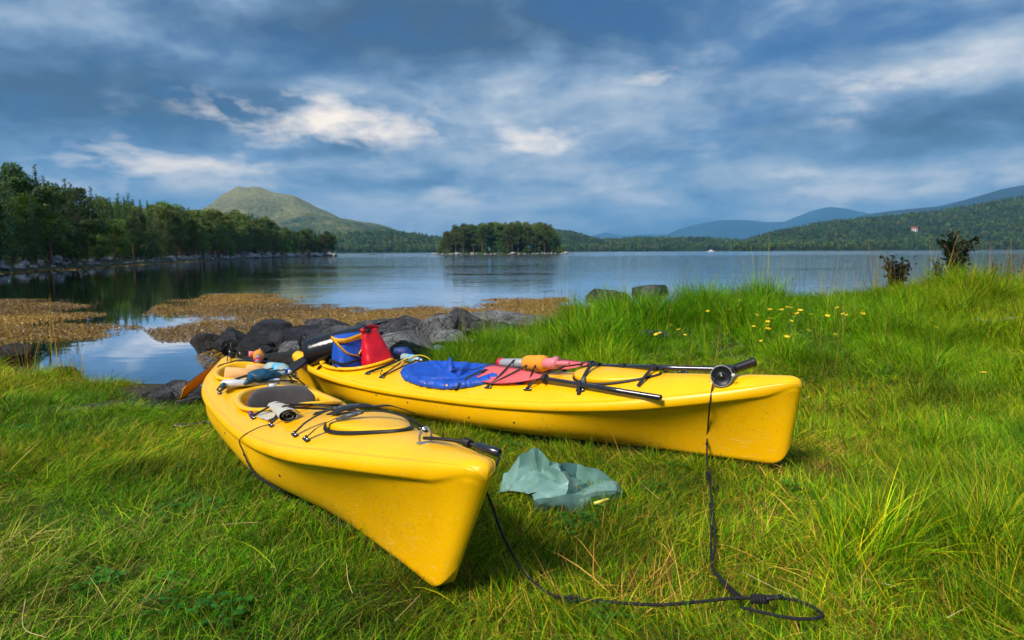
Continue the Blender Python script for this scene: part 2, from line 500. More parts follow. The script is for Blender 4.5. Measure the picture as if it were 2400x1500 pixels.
def water_mat():
    m, nt, o = new_mat('fjord water')
    b = nt.nodes.new('ShaderNodeBsdfPrincipled')
    g = nd(nt, 'ShaderNodeNewGeometry').outputs['Position']
    sp = nd(nt, 'ShaderNodeSeparateXYZ', i0=g)
    b.inputs['Base Color'].default_value = (.014, .040, .042, 1)
    b.inputs['Roughness'].default_value = .03
    b.inputs['IOR'].default_value = 1.33
    b.inputs['Specular IOR Level'].default_value = 1.0
    def wav(scale, stretch, det, off=0.0):
        mp = nd(nt, 'ShaderNodeMapping', i0=g, Scale=(stretch, 1, 1), Rotation=(0, 0, off))
        return nd(nt, 'ShaderNodeTexNoise', i0=mp.outputs[0], Scale=scale, Detail=det, Roughness=.55, Distortion=.3).outputs[0]
    fine, midw, big = wav(2.6, .45, 3, .2), wav(.8, .4, 3, -.1), wav(.10, .25, 2, .15)
    # breeze: the sheltered cove lies still, open water beyond is ruffled
    br = mth(nt, 'ADD', mth(nt, 'MULTIPLY', sp.outputs[1], .010), mth(nt, 'MULTIPLY', sp.outputs[0], .012))
    br = mth(nt, 'ADD', br, mth(nt, 'MULTIPLY', mth(nt, 'SUBTRACT', big, .5), 1.6))
    amt = ramp(nt, br, [(.0, .03), (.25, .12), (.60, .30), (1.0, .60)])
    far = mth(nt, 'DIVIDE', 30.0, mth(nt, 'MAXIMUM', sp.outputs[1], 30.0))
    h = mth(nt, 'ADD', mth(nt, 'MULTIPLY', fine, .35), midw)
    bb = nd(nt, 'ShaderNodeBump', Distance=.11, Height=h)
    nt.links.new(mth(nt, 'MULTIPLY', amt, 1.0), bb.inputs['Strength'])
    nt.links.new(bb.outputs[0], b.inputs['Normal'])
    rg = ramp(nt, mth(nt, 'MULTIPLY', sp.outputs[1], .004), [(.05, .015), (.6, .05), (1.0, .12)])
    nt.links.new(rg, b.inputs['Roughness'])
    gl = nd(nt, 'ShaderNodeBsdfGlossy', Color=(.97, .98, 1, 1), Roughness=rg, Normal=bb.outputs[0])
    fr = nd(nt, 'ShaderNodeFresnel', IOR=1.5, Normal=bb.outputs[0])
    mx = nd(nt, 'ShaderNodeMixShader', i0=mth(nt, 'MULTIPLY', fr.outputs[0], 2.1, clamp=True), i1=b.outputs[0], i2=gl.outputs[0])
    nt.links.new(mx.outputs[0], o.inputs[0])
    return m


xs = np.concatenate([-np.geomspace(12000, 10, 30), np.linspace(-8, 8, 5), np.geomspace(10, 12000, 30)])
ys = np.concatenate([[-300, -40], np.geomspace(2, 12000, 50)])
X, Y = np.meshgrid(xs, ys, indexing='ij')
tag(MB().grid(np.stack([X, Y, np.full_like(X, WATER_Z)], -1)).obj('water', water_mat(), fix=False, smooth=False), kind='structure')


def poly_sdf(P, poly):
    """signed distance to a polygon, positive inside"""
    P = np.asarray(P, float); poly = np.asarray(poly, float)
    a, b = poly, np.roll(poly, -1, 0)
    d = np.full(P.shape[:-1], 1e9); ins = np.zeros(P.shape[:-1], bool)
    for p, q in zip(a, b):
        e = q-p; w = P-p
        t = np.clip((w@e)/(e@e), 0, 1)
        d = np.minimum(d, np.linalg.norm(w-t[..., None]*e, axis=-1))
        c = ((p[1] > P[..., 1]) != (q[1] > P[..., 1])) & (P[..., 0] < (q[0]-p[0])*(P[..., 1]-p[1])/(q[1]-p[1]+1e-12)+p[0])
        ins ^= c
    return np.where(ins, d, -d)


SHORE = catmull([(-50, -10), (-46, 20), (-44, 40), (-44, 55), (-51, 82), (-62, 127), (-70, 165), (-73, 205), (-70, 232), (-65, 241), (-72, 252), (-90, 266), (-150, 285), (-260, 300)], 5)
LAND = np.concatenate([SHORE, [(-260, -10)]])
ISLE = np.array([(-5+34*math.cos(a)*(1+.06*math.sin(3*a)), 322+13*math.sin(a)) for a in np.linspace(0, 2*np.pi, 40, endpoint=False)])


def land_z(X, Y):
    P = np.stack([X, Y], -1); d = poly_sdf(P, LAND)
    return WATER_Z+np.where(d > 0, np.minimum(d*.33, .75)+np.clip(d-2, 0, 60)*.07, np.maximum(d*.35, -2))+(fbm(P, .25, 3, 2)-.5)*.9*np.clip(d/6, 0, 1)


def isle_z(X, Y):
    P = np.stack([X, Y], -1); d = poly_sdf(P, ISLE)
    return WATER_Z+np.where(d > 0, np.minimum(d*.4, .8)+np.clip(d-1, 0, 20)*.10, np.maximum(d*.35, -2))+(fbm(P, .3, 3, 4)-.5)*.6*np.clip(d/6, 0, 1)


M_FLOOR = pmat('forest floor', (.035, .05, .014), .9, var=.5, vscale=1.2, bump=.5, bscale=3)
heightfield('ground', -180, -34, -12, 310, 2.2, land_z, M_FLOOR)
heightfield('ground', -48, 38, 300, 344, 1.2, isle_z, M_FLOOR)


def hill_mat(name, cols, scale, rock=None, relief=1.0):
    m, nt, o = new_mat(name)
    b = nt.nodes.new('ShaderNodeBsdfPrincipled'); nt.links.new(b.outputs[0], o.inputs[0])
    g = nd(nt, 'ShaderNodeNewGeometry').outputs['Position']
    n1 = nd(nt, 'ShaderNodeTexNoise', i0=g, Scale=scale, Detail=6.0, Roughness=.6).outputs[0]
    n2 = nd(nt, 'ShaderNodeTexNoise', i0=g, Scale=scale*14, Detail=5.0, Roughness=.7).outputs[0]
    c = ramp(nt, n1, [(.40, cols[0]), (.50, cols[1]), (.60, cols[2])])
    c = mixc(nt, .8, c, ramp(nt, n2, [(.35, .45), (.65, 1.35)]), 'MULTIPLY')
    if rock:  # paler with height: bare rock together with painted sunlight
        z = nd(nt, 'ShaderNodeSeparateXYZ', i0=g).outputs[2]
        f = mth(nt, 'ADD', mth(nt, 'DIVIDE', z, rock[0]), mth(nt, 'MULTIPLY', mth(nt, 'SUBTRACT', n2, .5), 1.0))
        c = mixc(nt, ramp(nt, f, [(.35, 0.0), (.85, .9)]), c, rock[1])
    nt.links.new(c, b.inputs['Base Color'])
    b.inputs['Roughness'].default_value = .95
    b.inputs['Specular IOR Level'].default_value = .1
    bb = nd(nt, 'ShaderNodeBump', Strength=relief, Distance=10.0, Height=n2)
    nt.links.new(bb.outputs[0], b.inputs['Normal'])
    return m


HILLS = []


def hill(prof, d0, d1, mat, seed, rough=.10, n=140, back=1.5, name='hills', conc=2.0):
    """a range of hills: skyline heights read off the photo at distance d1, foot on the water at d0"""
    prof = np.array(prof, float)
    px = np.linspace(prof[0, 0], prof[-1, 0], n)
    py = np.interp(px, prof[:, 0], prof[:, 1])
    base = np.array([at(a, b, d1) for a, b in zip(px, py)])
    zr = base[:, 2]-WATER_Z
    az = base[:, 0]/base[:, 1]
    t = np.concatenate([np.linspace(-.03, 1, 44), np.linspace(1.05, back, 10)])
    D = d0+(d1-d0)*t
    Xg = az[:, None]*D[None]; Yg = np.broadcast_to(D[None], Xg.shape)
    prf = np.where(t < 0, -.1, np.where(t < 1, np.sin(np.clip(t, 0, 1)*math.pi/2)**conc, 1-(t-1)*.9))
    sn = np.stack([Xg, Yg], -1)/(d1-d0)
    nz = (fbm(sn, 4.5, 5, seed)-.5)*2
    edge = np.clip(np.minimum(np.arange(n), n-1-np.arange(n))/6, 0, 1)
    Z = WATER_Z+zr[:, None]*(prf[None]+nz*rough*np.where(t < .98, np.clip(t*3, 0, 1)*(1-.93*np.clip((t-.75)/.23, 0, 1)), .07)[None])
    Z = Z*edge[:, None]+(1-edge[:, None])*np.minimum(Z, WATER_Z+zr[:, None]*.5)
    Z[:, t < 0] = WATER_Z-1.5
    Z = np.maximum(Z, WATER_Z-1.5)
    o = tag(MB().grid(np.stack([Xg, Yg, Z], -1)).obj(name, mat, fix=False), kind='structure')
    HILLS.append((az, D, Z))
    return az, D, Z


M_H1 = hill_mat('sunlit mountain', ((.05, .10, .05), (.17, .20, .065), (.36, .34, .13)), .006, (240, (.42, .39, .16)), 2.0)  # sunlight on the upper slopes is put into these colours
M_H2 = hill_mat('wooded slope', ((.018, .036, .016), (.03, .05, .02), (.05, .065, .025)), .006)
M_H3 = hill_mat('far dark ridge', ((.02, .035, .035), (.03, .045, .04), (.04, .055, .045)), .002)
M_H4 = hill_mat('blue mountains', ((.02, .045, .07), (.03, .06, .09), (.04, .075, .105)), .0012)  # blue of the hazy distance painted into the base colour
hill([(200, 580), (300, 560), (400, 522), (480, 486), (520, 462), (560, 452), (600, 455), (640, 468), (690, 475), (720, 489), (760, 503), (800, 519), (850, 526), (890, 532), (940, 546), (1000, 556), (1060, 570), (1120, 588)], 1300, 2600, M_H1, 3, .34, n=220)
hill([(560, 540), (620, 522), (680, 503), (720, 496), (760, 506), (800, 517), (850, 524), (890, 530), (940, 544), (1000, 554), (1060, 568), (1130, 588)], 1270, 1900, M_H1, 23, .25, n=160)
H_LEFT = hill([(560, 586), (640, 574), (700, 566), (760, 560), (820, 555), (880, 553), (930, 556), (980, 560), (1020, 566), (1080, 576), (1150, 588)], 900, 1250, M_H2, 5, .2)
H_MID = hill([(1250, 560), (1290, 549), (1320, 549), (1350, 555), (1380, 564), (1410, 570), (1440, 569), (1500, 565), (1560, 566), (1640, 566), (1700, 570), (1760, 574), (1840, 580)], 1000, 1500, M_H2, 7, .12)
H_RIGHT = hill([(1690, 586), (1730, 576), (1760, 568), (1800, 555), (1850, 545), (1900, 536), (1950, 528), (2000, 524), (2050, 519), (2100, 514), (2150, 509), (2200, 504), (2250, 496), (2300, 488), (2350, 479), (2400, 471), (2550, 450), (2800, 440), (3200, 470)], 800, 1500, M_H2, 9, .14)
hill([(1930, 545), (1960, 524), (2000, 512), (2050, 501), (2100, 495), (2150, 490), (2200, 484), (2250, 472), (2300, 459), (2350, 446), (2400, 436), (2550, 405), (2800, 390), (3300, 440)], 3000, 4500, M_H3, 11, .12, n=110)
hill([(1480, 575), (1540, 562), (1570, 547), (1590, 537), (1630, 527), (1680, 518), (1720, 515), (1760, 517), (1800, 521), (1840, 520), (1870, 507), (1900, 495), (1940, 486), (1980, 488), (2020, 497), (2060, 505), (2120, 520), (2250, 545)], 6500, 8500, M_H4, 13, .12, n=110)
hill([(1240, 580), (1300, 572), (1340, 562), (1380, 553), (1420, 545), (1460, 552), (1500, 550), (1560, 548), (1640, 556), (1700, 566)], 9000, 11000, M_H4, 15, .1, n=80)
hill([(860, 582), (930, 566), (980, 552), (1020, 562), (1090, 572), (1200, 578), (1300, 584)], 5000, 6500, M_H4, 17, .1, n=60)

# haze: even pale air round the whole scene
hz = MB().box((0, 0, 388), (25000, 25000, 786)).obj('haze', None, smooth=False)
hz.data.materials.clear()
hm, hnt, ho = new_mat('haze air')
pv = nd(hnt, 'ShaderNodeVolumePrincipled', Density=HAZE, Anisotropy=.0)
pv.inputs['Color'].default_value = (.20, .57, 1.0, 1)
hnt.links.new(pv.outputs[0], ho.inputs['Volume'])
hz.data.materials.append(hm)
tag(hz, kind='stuff')

# ---------------------------------------------------------------- rocks
def ico(sub):
    bm = bmesh.new(); bmesh.ops.create_icosphere(bm, subdivisions=sub, radius=1.0)
    v = np.array([x.co[:] for x in bm.verts]); f = [tuple(q.index for q in p.verts) for p in bm.faces]
    bm.free()
    return v, f


def rock_shape(seed, sub=4, cuts=9, amp=.10, flat=.75, block=0):
    r = np.random.default_rng(seed)
    v, f = ico(sub)
    if block: v = v/(np.sum(np.abs(v)**block, 1, keepdims=True)**(1/block))*.92
    v = v*(1, 1, flat)
    for _ in range(cuts):
        n = r.normal(size=3); n[2] *= .7; n /= np.linalg.norm(n)
        d = r.uniform(.45, .78)*(1 if abs(n[2]) < .6 else flat)
        h = v@n-d
        v = v-np.where(h > 0, h*.985, 0)[:, None]*n
    v = v*(1+amp*((fbm(v, 2.2, 4, seed)-.5)*2)[:, None])
    v = v+((1-2*np.abs(fbm(v, 3.2, 4, seed+40)-.5)-.75)*amp*1.6)[:, None]*v+((fbm(v, 9.0, 3, seed+7)-.5)*amp*.9)[:, None]*v
    return v, f


def rock_mat(name, c1, c2, c3, lichen=.0, rough=.85, wet=0.0):
    m, nt, o = new_mat(name)
    b = nt.nodes.new('ShaderNodeBsdfPrincipled'); nt.links.new(b.outputs[0], o.inputs[0])
    g = nd(nt, 'ShaderNodeNewGeometry').outputs['Position']
    n1 = nd(nt, 'ShaderNodeTexNoise', i0=g, Scale=2.5, Detail=8.0, Roughness=.65).outputs[0]
    n2 = nd(nt, 'ShaderNodeTexNoise', i0=g, Scale=38.0, Detail=6.0, Roughness=.7).outputs[0]
    n3 = nd(nt, 'ShaderNodeTexNoise', i0=g, Scale=5.0, Detail=6.0, Roughness=.6).outputs[0]
    c = ramp(nt, n1, [(.32, c1), (.52, c2), (.70, c3)])
    c = mixc(nt, .75, c, ramp(nt, n2, [(.36, .30), (.50, .9), (.62, 1.7)]), 'MULTIPLY')
    if lichen:
        c = mixc(nt, ramp(nt, n3, [(.66, 0.0), (.72, lichen)]), c, (.50, .20, .02))
    if wet:   # dark algae below the tide line
        z = nd(nt, 'ShaderNodeSeparateXYZ', i0=g).outputs[2]
        f = mth(nt, 'SUBTRACT', mth(nt, 'ADD', z, mth(nt, 'MULTIPLY', mth(nt, 'SUBTRACT', n1, .5), .25)), WATER_Z)
        c = mixc(nt, ramp(nt, f, [(.12, 1.0), (.34, 0.0)]), c, ramp(nt, n2, [(.4, (.012, .010, .008)), (.7, (.06, .04, .015))]))
    wv = nd(nt, 'ShaderNodeVectorMath', operation='ADD', i0=g, i1=nd(nt, 'ShaderNodeTexNoise', i0=g, Scale=3.0, Detail=4.0).outputs['Color']).outputs[0]
    ck = ramp(nt, nd(nt, 'ShaderNodeTexVoronoi', i0=wv, Scale=2.4, feature='DISTANCE_TO_EDGE').outputs[0], [(.0, .0), (.035, 1.0)])
    c = mixc(nt, mth(nt, 'SUBTRACT', 1.0, ck), c, (.006, .006, .006))
    nt.links.new(c, b.inputs['Base Color'])
    b.inputs['Roughness'].default_value = rough
    bb = nd(nt, 'ShaderNodeBump', Strength=1.0, Distance=.09, Height=mth(nt, 'ADD', mth(nt, 'ADD', n2, mth(nt, 'MULTIPLY', n1, 3.0)), mth(nt, 'MULTIPLY', ck, .6)))
    nt.links.new(bb.outputs[0], b.inputs['Normal'])
    return m


M_ROCKD = rock_mat('dark wet rock', (.008, .0085, .011), (.026, .028, .035), (.10, .105, .12), .0, .6, 1)
M_ROCKM = rock_mat('grey lichened rock', (.03, .029, .031), (.085, .083, .086), (.24, .23, .23), .9, .85, 1)
M_ROCKL = rock_mat('pale granite', (.10, .098, .098), (.24, .235, .235), (.46, .45, .44), .0, .9)
M_STONE = rock_mat('shore stones', (.22, .215, .22), (.45, .44, .44), (.68, .66, .65), .0, .9, 1)
# rocks of the point: (pixel x, pixel y of the centre, distance, size x y z, tilt, material, label)
ROCKS = [
    (545, 800, 11.4, (.62, .9, .42), .1, 'D', 'black pointed rock at the left end of the rocky point'),
    (500, 800, 12.0, (.45, .7, .25), -.2, 'D', 'low black slab at the water\'s edge of the point'),
    (640, 800, 10.9, (.62, .9, .46), .0, 'D', 'big black flat-topped rock behind the left kayak\'s stern'),
    (722, 805, 10.4, (.62, .8, .44), .15, 'D', 'rounded dark boulder between the stern and the black dry bag'),
    (622, 772, 12.6, (.30, .35, .26), .2, 'D', 'small black rounded rock on top of the dark slabs'),
    (675, 776, 12.3, (.25, .3, .2), .1, 'D', 'small low black stone beside the rounded rock'),
    (712, 770, 12.4, (.42, .4, .24), -.1, 'D', 'black wedge rock in front of the seaweed'),
    (600, 838, 9.5, (.50, .45, .22), .0, 'D', 'wet brown rock under the dark ledge'),
    (700, 842, 9.2, (.55, .40, .25), .0, 'D', 'weedy dark rock low behind the stern pump'),
    (790, 772, 11.6, (.62, .5, .24), .3, 'M', 'long grey sloping rock left of the blue bag'),
    (880, 765, 11.8, (.62, .5, .24), -.2, 'M', 'grey angular rock behind the bags'),
    (840, 800, 10.2, (1.05, .7, .30), .1, 'M', 'wide flat grey rock right behind the dry bag'),
    (962, 768, 11.3, (.75, .5, .26), .1, 'M', 'dark grey rock with orange lichen behind the red bag'),
    (1040, 752, 11.4, (.42, .4, .2), .0, 'M', 'low dark rock left of the peaked boulder'),
    (1076, 752, 11.0, (.46, .45, .40), .1, 'M', 'peaked grey boulder with orange lichen'),
    (1026, 768, 10.2, (.42, .38, .24), -.2, 'L', 'speckled pale granite boulder below the peaked one'),
    (945, 800, 9.3, (.50, .45, .26), .2, 'L', 'pale granite boulder right of the red bag'),
    (1062, 792, 9.4, (.42, .36, .16), .0, 'L', 'flat pale granite stone sunk in the grass'),
    (1180, 742, 11.6, (1.0, .6, .14), .1, 'L', 'long pale slab behind the grass bank'),
    (1200, 768, 10.4, (.8, .35, .16), .1, 'M', 'lichened grey ledge half buried in grass'),
    (1128, 770, 10.2, (.3, .25, .16), .5, 'M', 'small grey stone beside the grass tuft'),
    (1420, 693, 12.4, (.75, .5, .22), .1, 'M', 'grey rock at the top of the grass bank'),
    (1520, 692, 12.0, (.50, .5, .22), -.1, 'M', 'smaller grey rock beyond the bank, right of its neighbour'),
    (420, 922, 6.5, (.42, .30, .16), .2, 'M', 'grey rock under the orange paddle blade'),
    (450, 945, 6.0, (.28, .2, .10), -.2, 'M', 'low dirt-stained rock beside the left kayak'),
    (385, 935, 6.1, (.26, .18, .10), .2, 'M', 'low flat rock at the grass edge near the paddle tip'),
    (150, 872, 8.6, (.30, .25, .16), .1, 'M', 'small grey stone in the reeds by the water'),
    (15, 828, 9.9, (.55, .4, .20), .1, 'M', 'flat dark rock at the left frame edge'),
    (1535, 778, 7.6, (.22, .12, .07), .1, 'L', 'small pale stone lying in the bank grass'),
]
for i, (px, py, dep, s, tilt, mk, lab) in enumerate(ROCKS):
    v, f = rock_shape(100+i, 5, {'D': 15, 'M': 14, 'L': 9}[mk], .075 if mk != 'L' else .05, 1.0, {'D': 3.6, 'M': 3.0, 'L': 2.4}[mk])
    a = random.Random(i).uniform(-.5, .5)
    v = v*np.array(s)*(1.05 if mk == 'D' else 1.0)
    v = v @ np.array(Euler((tilt*.5, tilt, a)).to_matrix()).T
    c = at(px, py, dep)-np.array([0, 0, .10 if mk == 'D' else .03])
    o = MB().add(v, f).obj('rock', {'D': M_ROCKD, 'M': M_ROCKM, 'L': M_ROCKL}[mk], angle=22)
    o.location = c
    tag(o, lab, 'rock')

for i in range(34):   # loose stones between the big rocks
    q = random.Random(900+i)
    t = q.random()
    px = 480+690*t+q.uniform(-20, 20); py = np.interp(px, [470, 560, 700, 850, 1000, 1180], [795, 812, 818, 800, 782, 768])+q.uniform(-18, 16)
    dep = np.interp(px, [470, 600, 800, 1000, 1180], [11.4, 10.2, 9.9, 9.9, 10.2])+(805-py)*.03
    mk = 'D' if px < 690 else 'M' if q.random() < .6 else 'L'
    v, f = rock_shape(700+i, 4, 9, .12, .9, 3.0)
    sz = q.uniform(.10, .26)
    v = v*np.array((sz*q.uniform(1, 1.6), sz*q.uniform(.8, 1.2), sz*q.uniform(.6, .95))) @ np.array(Euler((q.uniform(-.3, .3), q.uniform(-.3, .3), q.uniform(0, 6))).to_matrix()).T
    o = MB().add(v, f).obj('rock', {'D': M_ROCKD, 'M': M_ROCKM, 'L': M_ROCKL}[mk], angle=32)
    o.location = at(px, py, dep)
    tag(o, {'D': 'small wet black stone wedged among the dark rocks of the point', 'M': 'small grey stone among the larger rocks behind the kayaks', 'L': 'small pale stone among the larger rocks behind the kayaks'}[mk], 'rock', 'loose stones of the rocky point')

# ---------------------------------------------------------------- trees
def leaf_mat(name, base, trans=.35, hue=.035):
    m, nt, o = new_mat(name)
    at_ = nd(nt, 'ShaderNodeAttribute', attribute_name='col').outputs['Color']
    oi = nd(nt, 'ShaderNodeObjectInfo').outputs['Random']
    c = mixc(nt, 1.0, at_, base, 'MULTIPLY')
    pn = nd(nt, 'ShaderNodeTexNoise', i0=nd(nt, 'ShaderNodeNewGeometry').outputs['Position'], Scale=.018, Detail=4.0, Roughness=.65).outputs[0]
    c = mixc(nt, 1.0, c, ramp(nt, pn, [(.36, (.50, .55, .6)), (.50, (1, 1, 1)), (.64, (1.6, 1.4, 1.1))]), 'MULTIPLY')
    hs = nd(nt, 'ShaderNodeHueSaturation', Color=c)
    nt.links.new(mth(nt, 'ADD', .5-hue, mth(nt, 'MULTIPLY', oi, hue*2)), hs.inputs['Hue'])
    nt.links.new(mth(nt, 'ADD', .7, mth(nt, 'MULTIPLY', oi, .6)), hs.inputs['Value'])
    d = nd(nt, 'ShaderNodeBsdfPrincipled', Roughness=.6)
    d.inputs['Specular IOR Level'].default_value = .2
    nt.links.new(hs.outputs[0], d.inputs['Base Color'])
    t = nd(nt, 'ShaderNodeBsdfTranslucent', Color=hs.outputs[0])
    mx = nd(nt, 'ShaderNodeMixShader', i0=trans, i1=d.outputs[0], i2=t.outputs[0])
    nt.links.new(mx.outputs[0], o.inputs[0])
    return m


M_BARK = pmat('bark', (.10, .065, .045), .9, var=.35, vscale=6, bump=.6, bscale=20)
M_PBARK = pmat('pine bark', (.19, .10, .06), .9, var=.3, vscale=6, bump=.6, bscale=20)
M_SPRUCE = leaf_mat('spruce needles', (.065, .12, .032), .25)
M_PINE = leaf_mat('pine needles', (.12, .17, .035), .3)
M_BROAD = leaf_mat('broad leaves', (.15, .25, .035), .4)


def leaf_cloud(C, size, r, flatz=.0, tint=(.55, 1.5), asp=1.0):
    """one small quad per centre; returns vertices (n*4), colours (n)"""
    n = len(C)
    N = r.normal(size=(n, 3)); N[:, 2] += flatz*np.sign(r.random(n)); N /= np.linalg.norm(N, axis=1, keepdims=True)
    U = np.cross(N, r.normal(size=(n, 3))); U /= np.linalg.norm(U, axis=1, keepdims=True)
    V = np.cross(N, U)
    s = (size*r.uniform(.6, 1.4, n))[:, None]
    U, V = U*s, V*s*asp
    v = np.stack([C-U*.5, C+V*.32-U*.05, C+U*.5, C-V*.32+U*.08], 1).reshape(-1, 3)
    return v, r.uniform(*tint, n)


def leaf_object(name, parts, mat, parent, base=None):
    """parts: list of (verts n*4, brightness n, colour)"""
    V = np.concatenate([p[0] for p in parts]); n = len(V)//4
    me = bpy.data.meshes.new(name)
    me.vertices.add(len(V)); me.vertices.foreach_set('co', V.ravel())
    me.loops.add(n*4); me.loops.foreach_set('vertex_index', np.arange(n*4))
    me.polygons.add(n); me.polygons.foreach_set('loop_start', np.arange(n)*4)
    me.update(calc_edges=True)
    ca = me.color_attributes.new('col', 'FLOAT_COLOR', 'POINT')
    C = np.concatenate([np.repeat(np.concatenate([np.outer(p[1], p[2]), np.ones((len(p[1]), 1))], 1), 4, 0) for p in parts])
    ca.data.foreach_set('color', C.ravel())
    me.materials.append(mat)
    o = bpy.data.objects.new(name, me); COL.objects.link(o); o.parent = parent
    return o


def blob(r, c, rad, n):
    p = r.normal(size=(n, 3)); p /= np.linalg.norm(p, axis=1, keepdims=True)
    return np.asarray(c)+p*np.asarray(rad)*(r.uniform(.35, 1, (n, 1))**.6)


def make_pine(seed, h=10.0):
    r = np.random.default_rng(seed); root = empty('pine_tree', (0, 0, 0))
    mb = MB(); lean = r.normal(size=2)*.03*h
    tp = [(0, 0, -.4), (lean[0]*.2, lean[1]*.2, h*.35), (lean[0]*.6+r.normal()*.15, lean[1]*.6, h*.7), (lean[0], lean[1], h*.95)]
    mb.tube(tp, [.19, .15, .10, .03], 7)
    spine = catmull(tp, 12); parts = []
    for i in range(21):
        t = .26+.7*(i/20)+r.uniform(-.03, .03)
        p = spine[int(np.clip(t, 0, .99)*len(spine))]
        reach = h*.21*(1-max(0, t-.45)/.62)**.7*r.uniform(.35, 1.05); a = i*2.4+r.uniform(-.5, .5)
        c = p+np.array([math.cos(a)*reach, math.sin(a)*reach, r.uniform(-.1, .5)])
        mb.tube([p, (p+c)/2+np.array([0, 0, .12]), c], [.06, .045, .02], 5, steps=3)
        rad = h*np.array([.11, .11, .062])*r.uniform(.75, 1.25)
        parts.append((*leaf_cloud(blob(r, c, rad, 170), .30, r, .6), np.array([1, 1, 1])))
    mb.obj('trunk', M_PBARK, root)
    leaf_object('crown', parts, M_PINE, root)
    return root


def make_spruce(seed, h=11.0):
    r = np.random.default_rng(seed); root = empty('spruce_tree', (0, 0, 0))
    mb = MB().tube([(0, 0, -.4), (0, 0, h*.5), (0, 0, h)], [.17, .10, .02], 7)
    C = []
    nl = 46
    for i in range(nl):
        t = .08+.9*i/(nl-1); R_ = h*.165*(1-t)**.9*r.uniform(.8, 1.15)+.05
        for j in range(int(4+6*(1-t))):
            a = r.uniform(0, 6.283); L = R_*r.uniform(.7, 1.15)
            for q in np.linspace(.15, 1, max(2, int(9*(1-t)+2))):
                w = .14+.10*(1-q)
                C.append((math.cos(a)*L*q+r.normal()*w*.6, math.sin(a)*L*q+r.normal()*w*.6, h*t-L*.35*q*q+.1*q+r.normal()*.06))
    mb.obj('trunk', M_BARK, root)
    leaf_object('crown', [(*leaf_cloud(np.array(C), .26, r, .5, asp=.8), np.array([1, 1, 1]))], M_SPRUCE, root)
    return root


def make_broad(seed, h=7.0):
    r = np.random.default_rng(seed); root = empty('broadleaf_tree', (0, 0, 0))
    mb = MB(); parts = []
    mb.tube([(0, 0, -.4), (.1, .05, h*.2), (r.normal()*.2, r.normal()*.2, h*.6)], [.16, .12, .05], 7)
    for i in range(30):
        t = r.uniform(.10, .95); a = r.uniform(0, 6.283)
        R_ = h*.30*math.sqrt(max(.02, 1-((t-.42)/.60)**2))*math.sqrt(r.uniform(.25, 1))
        c = np.array([math.cos(a)*R_, math.sin(a)*R_, h*t])
        if i % 2 == 0: mb.tube([(0, 0, h*t*.5), c*(.6, .6, .9), c], [.05, .035, .015], 4, steps=3)
        tone = r.uniform(.75, 1.3)
        parts.append((*leaf_cloud(blob(r, c, h*np.array([.11, .11, .085])*r.uniform(.8, 1.3), 130), .26, r, .3), np.array([tone, tone, tone*.9])))
    mb.obj('trunk', M_BARK, root)
    leaf_object('crown', parts, M_BROAD, root)
    return root


PROTO = {'pine': [make_pine(s) for s in (1, 2, 3, 4)], 'spruce': [make_spruce(s) for s in (5, 6, 7)], 'broad': [make_broad(s) for s in (8, 9, 10, 11)]}
used = set()


def plant(kind, i, loc, h, label, group, rz=None):
    pr = PROTO[kind][i % len(PROTO[kind])]
    base_h = {'pine': 10.0, 'spruce': 11.0, 'broad': 7.0}[kind]
    s = h/base_h; rz = rz if rz is not None else (i*2.399) % 6.283
    if id(pr) not in used:
        used.add(id(pr)); o = pr
        o.location = loc; o.rotation_euler = (0, 0, rz); o.scale = (s,)*3
        tag(o, label, 'tree', group)
    else:
        o = copy_tree(pr, loc, rz, s, label, group); o['category'] = 'tree'
    return o


tr = np.random.default_rng(42)
placed = []
cnt = 0
plant('spruce', 0, (-51.5, 62, land_z(np.array(-51.5), np.array(62.0))), 14.5, 'tallest dark spruce, cut by the left edge of the frame', None)
placed.append((-51.5, 62))
for d_lo, d_hi, gap, n in ((1.4, 4.5, 2.0, 125), (4.5, 11, 2.4, 140), (11, 24, 3.4, 90)):
    k = 0
    t = tr.random(7000)**.8
    ii = ((.11+.62*t)*(len(SHORE)-1)).astype(int)
    cand = SHORE[ii]+tr.normal(size=(7000, 2))*1.5+np.stack([-tr.uniform(0, d_hi+6, 7000), tr.uniform(-4, 4, 7000)], 1)
    dd = poly_sdf(cand, LAND); zz = land_z(cand[:, 0], cand[:, 1])
    for (x, y), d, z in zip(cand, dd, zz):
        if k >= n: break
        if not d_lo < d < d_hi or y < 40: continue
        if any((x-a)**2+(y-b)**2 < gap**2 for a, b in placed): continue
        z = float(z)
        placed.append((x, y)); k += 1; cnt += 1
        near = y < 118
        u = tr.random()
        if d < 4.5:
            kind = 'broad' if (near and u < .50) or u < .06 else ('pine' if u < .72 or not near else 'spruce')
        else:
            kind = ('spruce' if u < .74 else 'broad' if u < .82 else 'pine') if near else ('pine' if u < .66 else 'spruce' if u < .92 else 'broad')
        h = {'broad': tr.uniform(5.0, 8.0), 'pine': tr.uniform(9, 12.0), 'spruce': tr.uniform(9.5, 12.5)}[kind]*(1.0 if y < 150 else 1.05)
        if d < 3: h *= .85
        h *= 1.08 if y < 63 else .84 if y < 115 else .90 if y < 180 else 1.0
        if y > 205: h *= .72
        row = 'front row' if d < 4.5 else 'middle rows' if d < 11 else 'back rows'; sec = 'left end' if y < 75 else 'left part' if y < 110 else 'middle' if y < 165 else 'headland end'
        lab = {'broad': 'bushy light green broadleaf tree', 'pine': 'open-crowned pine', 'spruce': 'pointed dark spruce'}[kind]+' in the '+row+' of the cove wood, '+sec
        plant(kind, cnt, (x, y, z), h, lab, {'broad': 'broadleaf trees across the cove', 'pine': 'pines across the cove', 'spruce': 'spruces across the cove'}[kind])
k = 0
pl2 = []
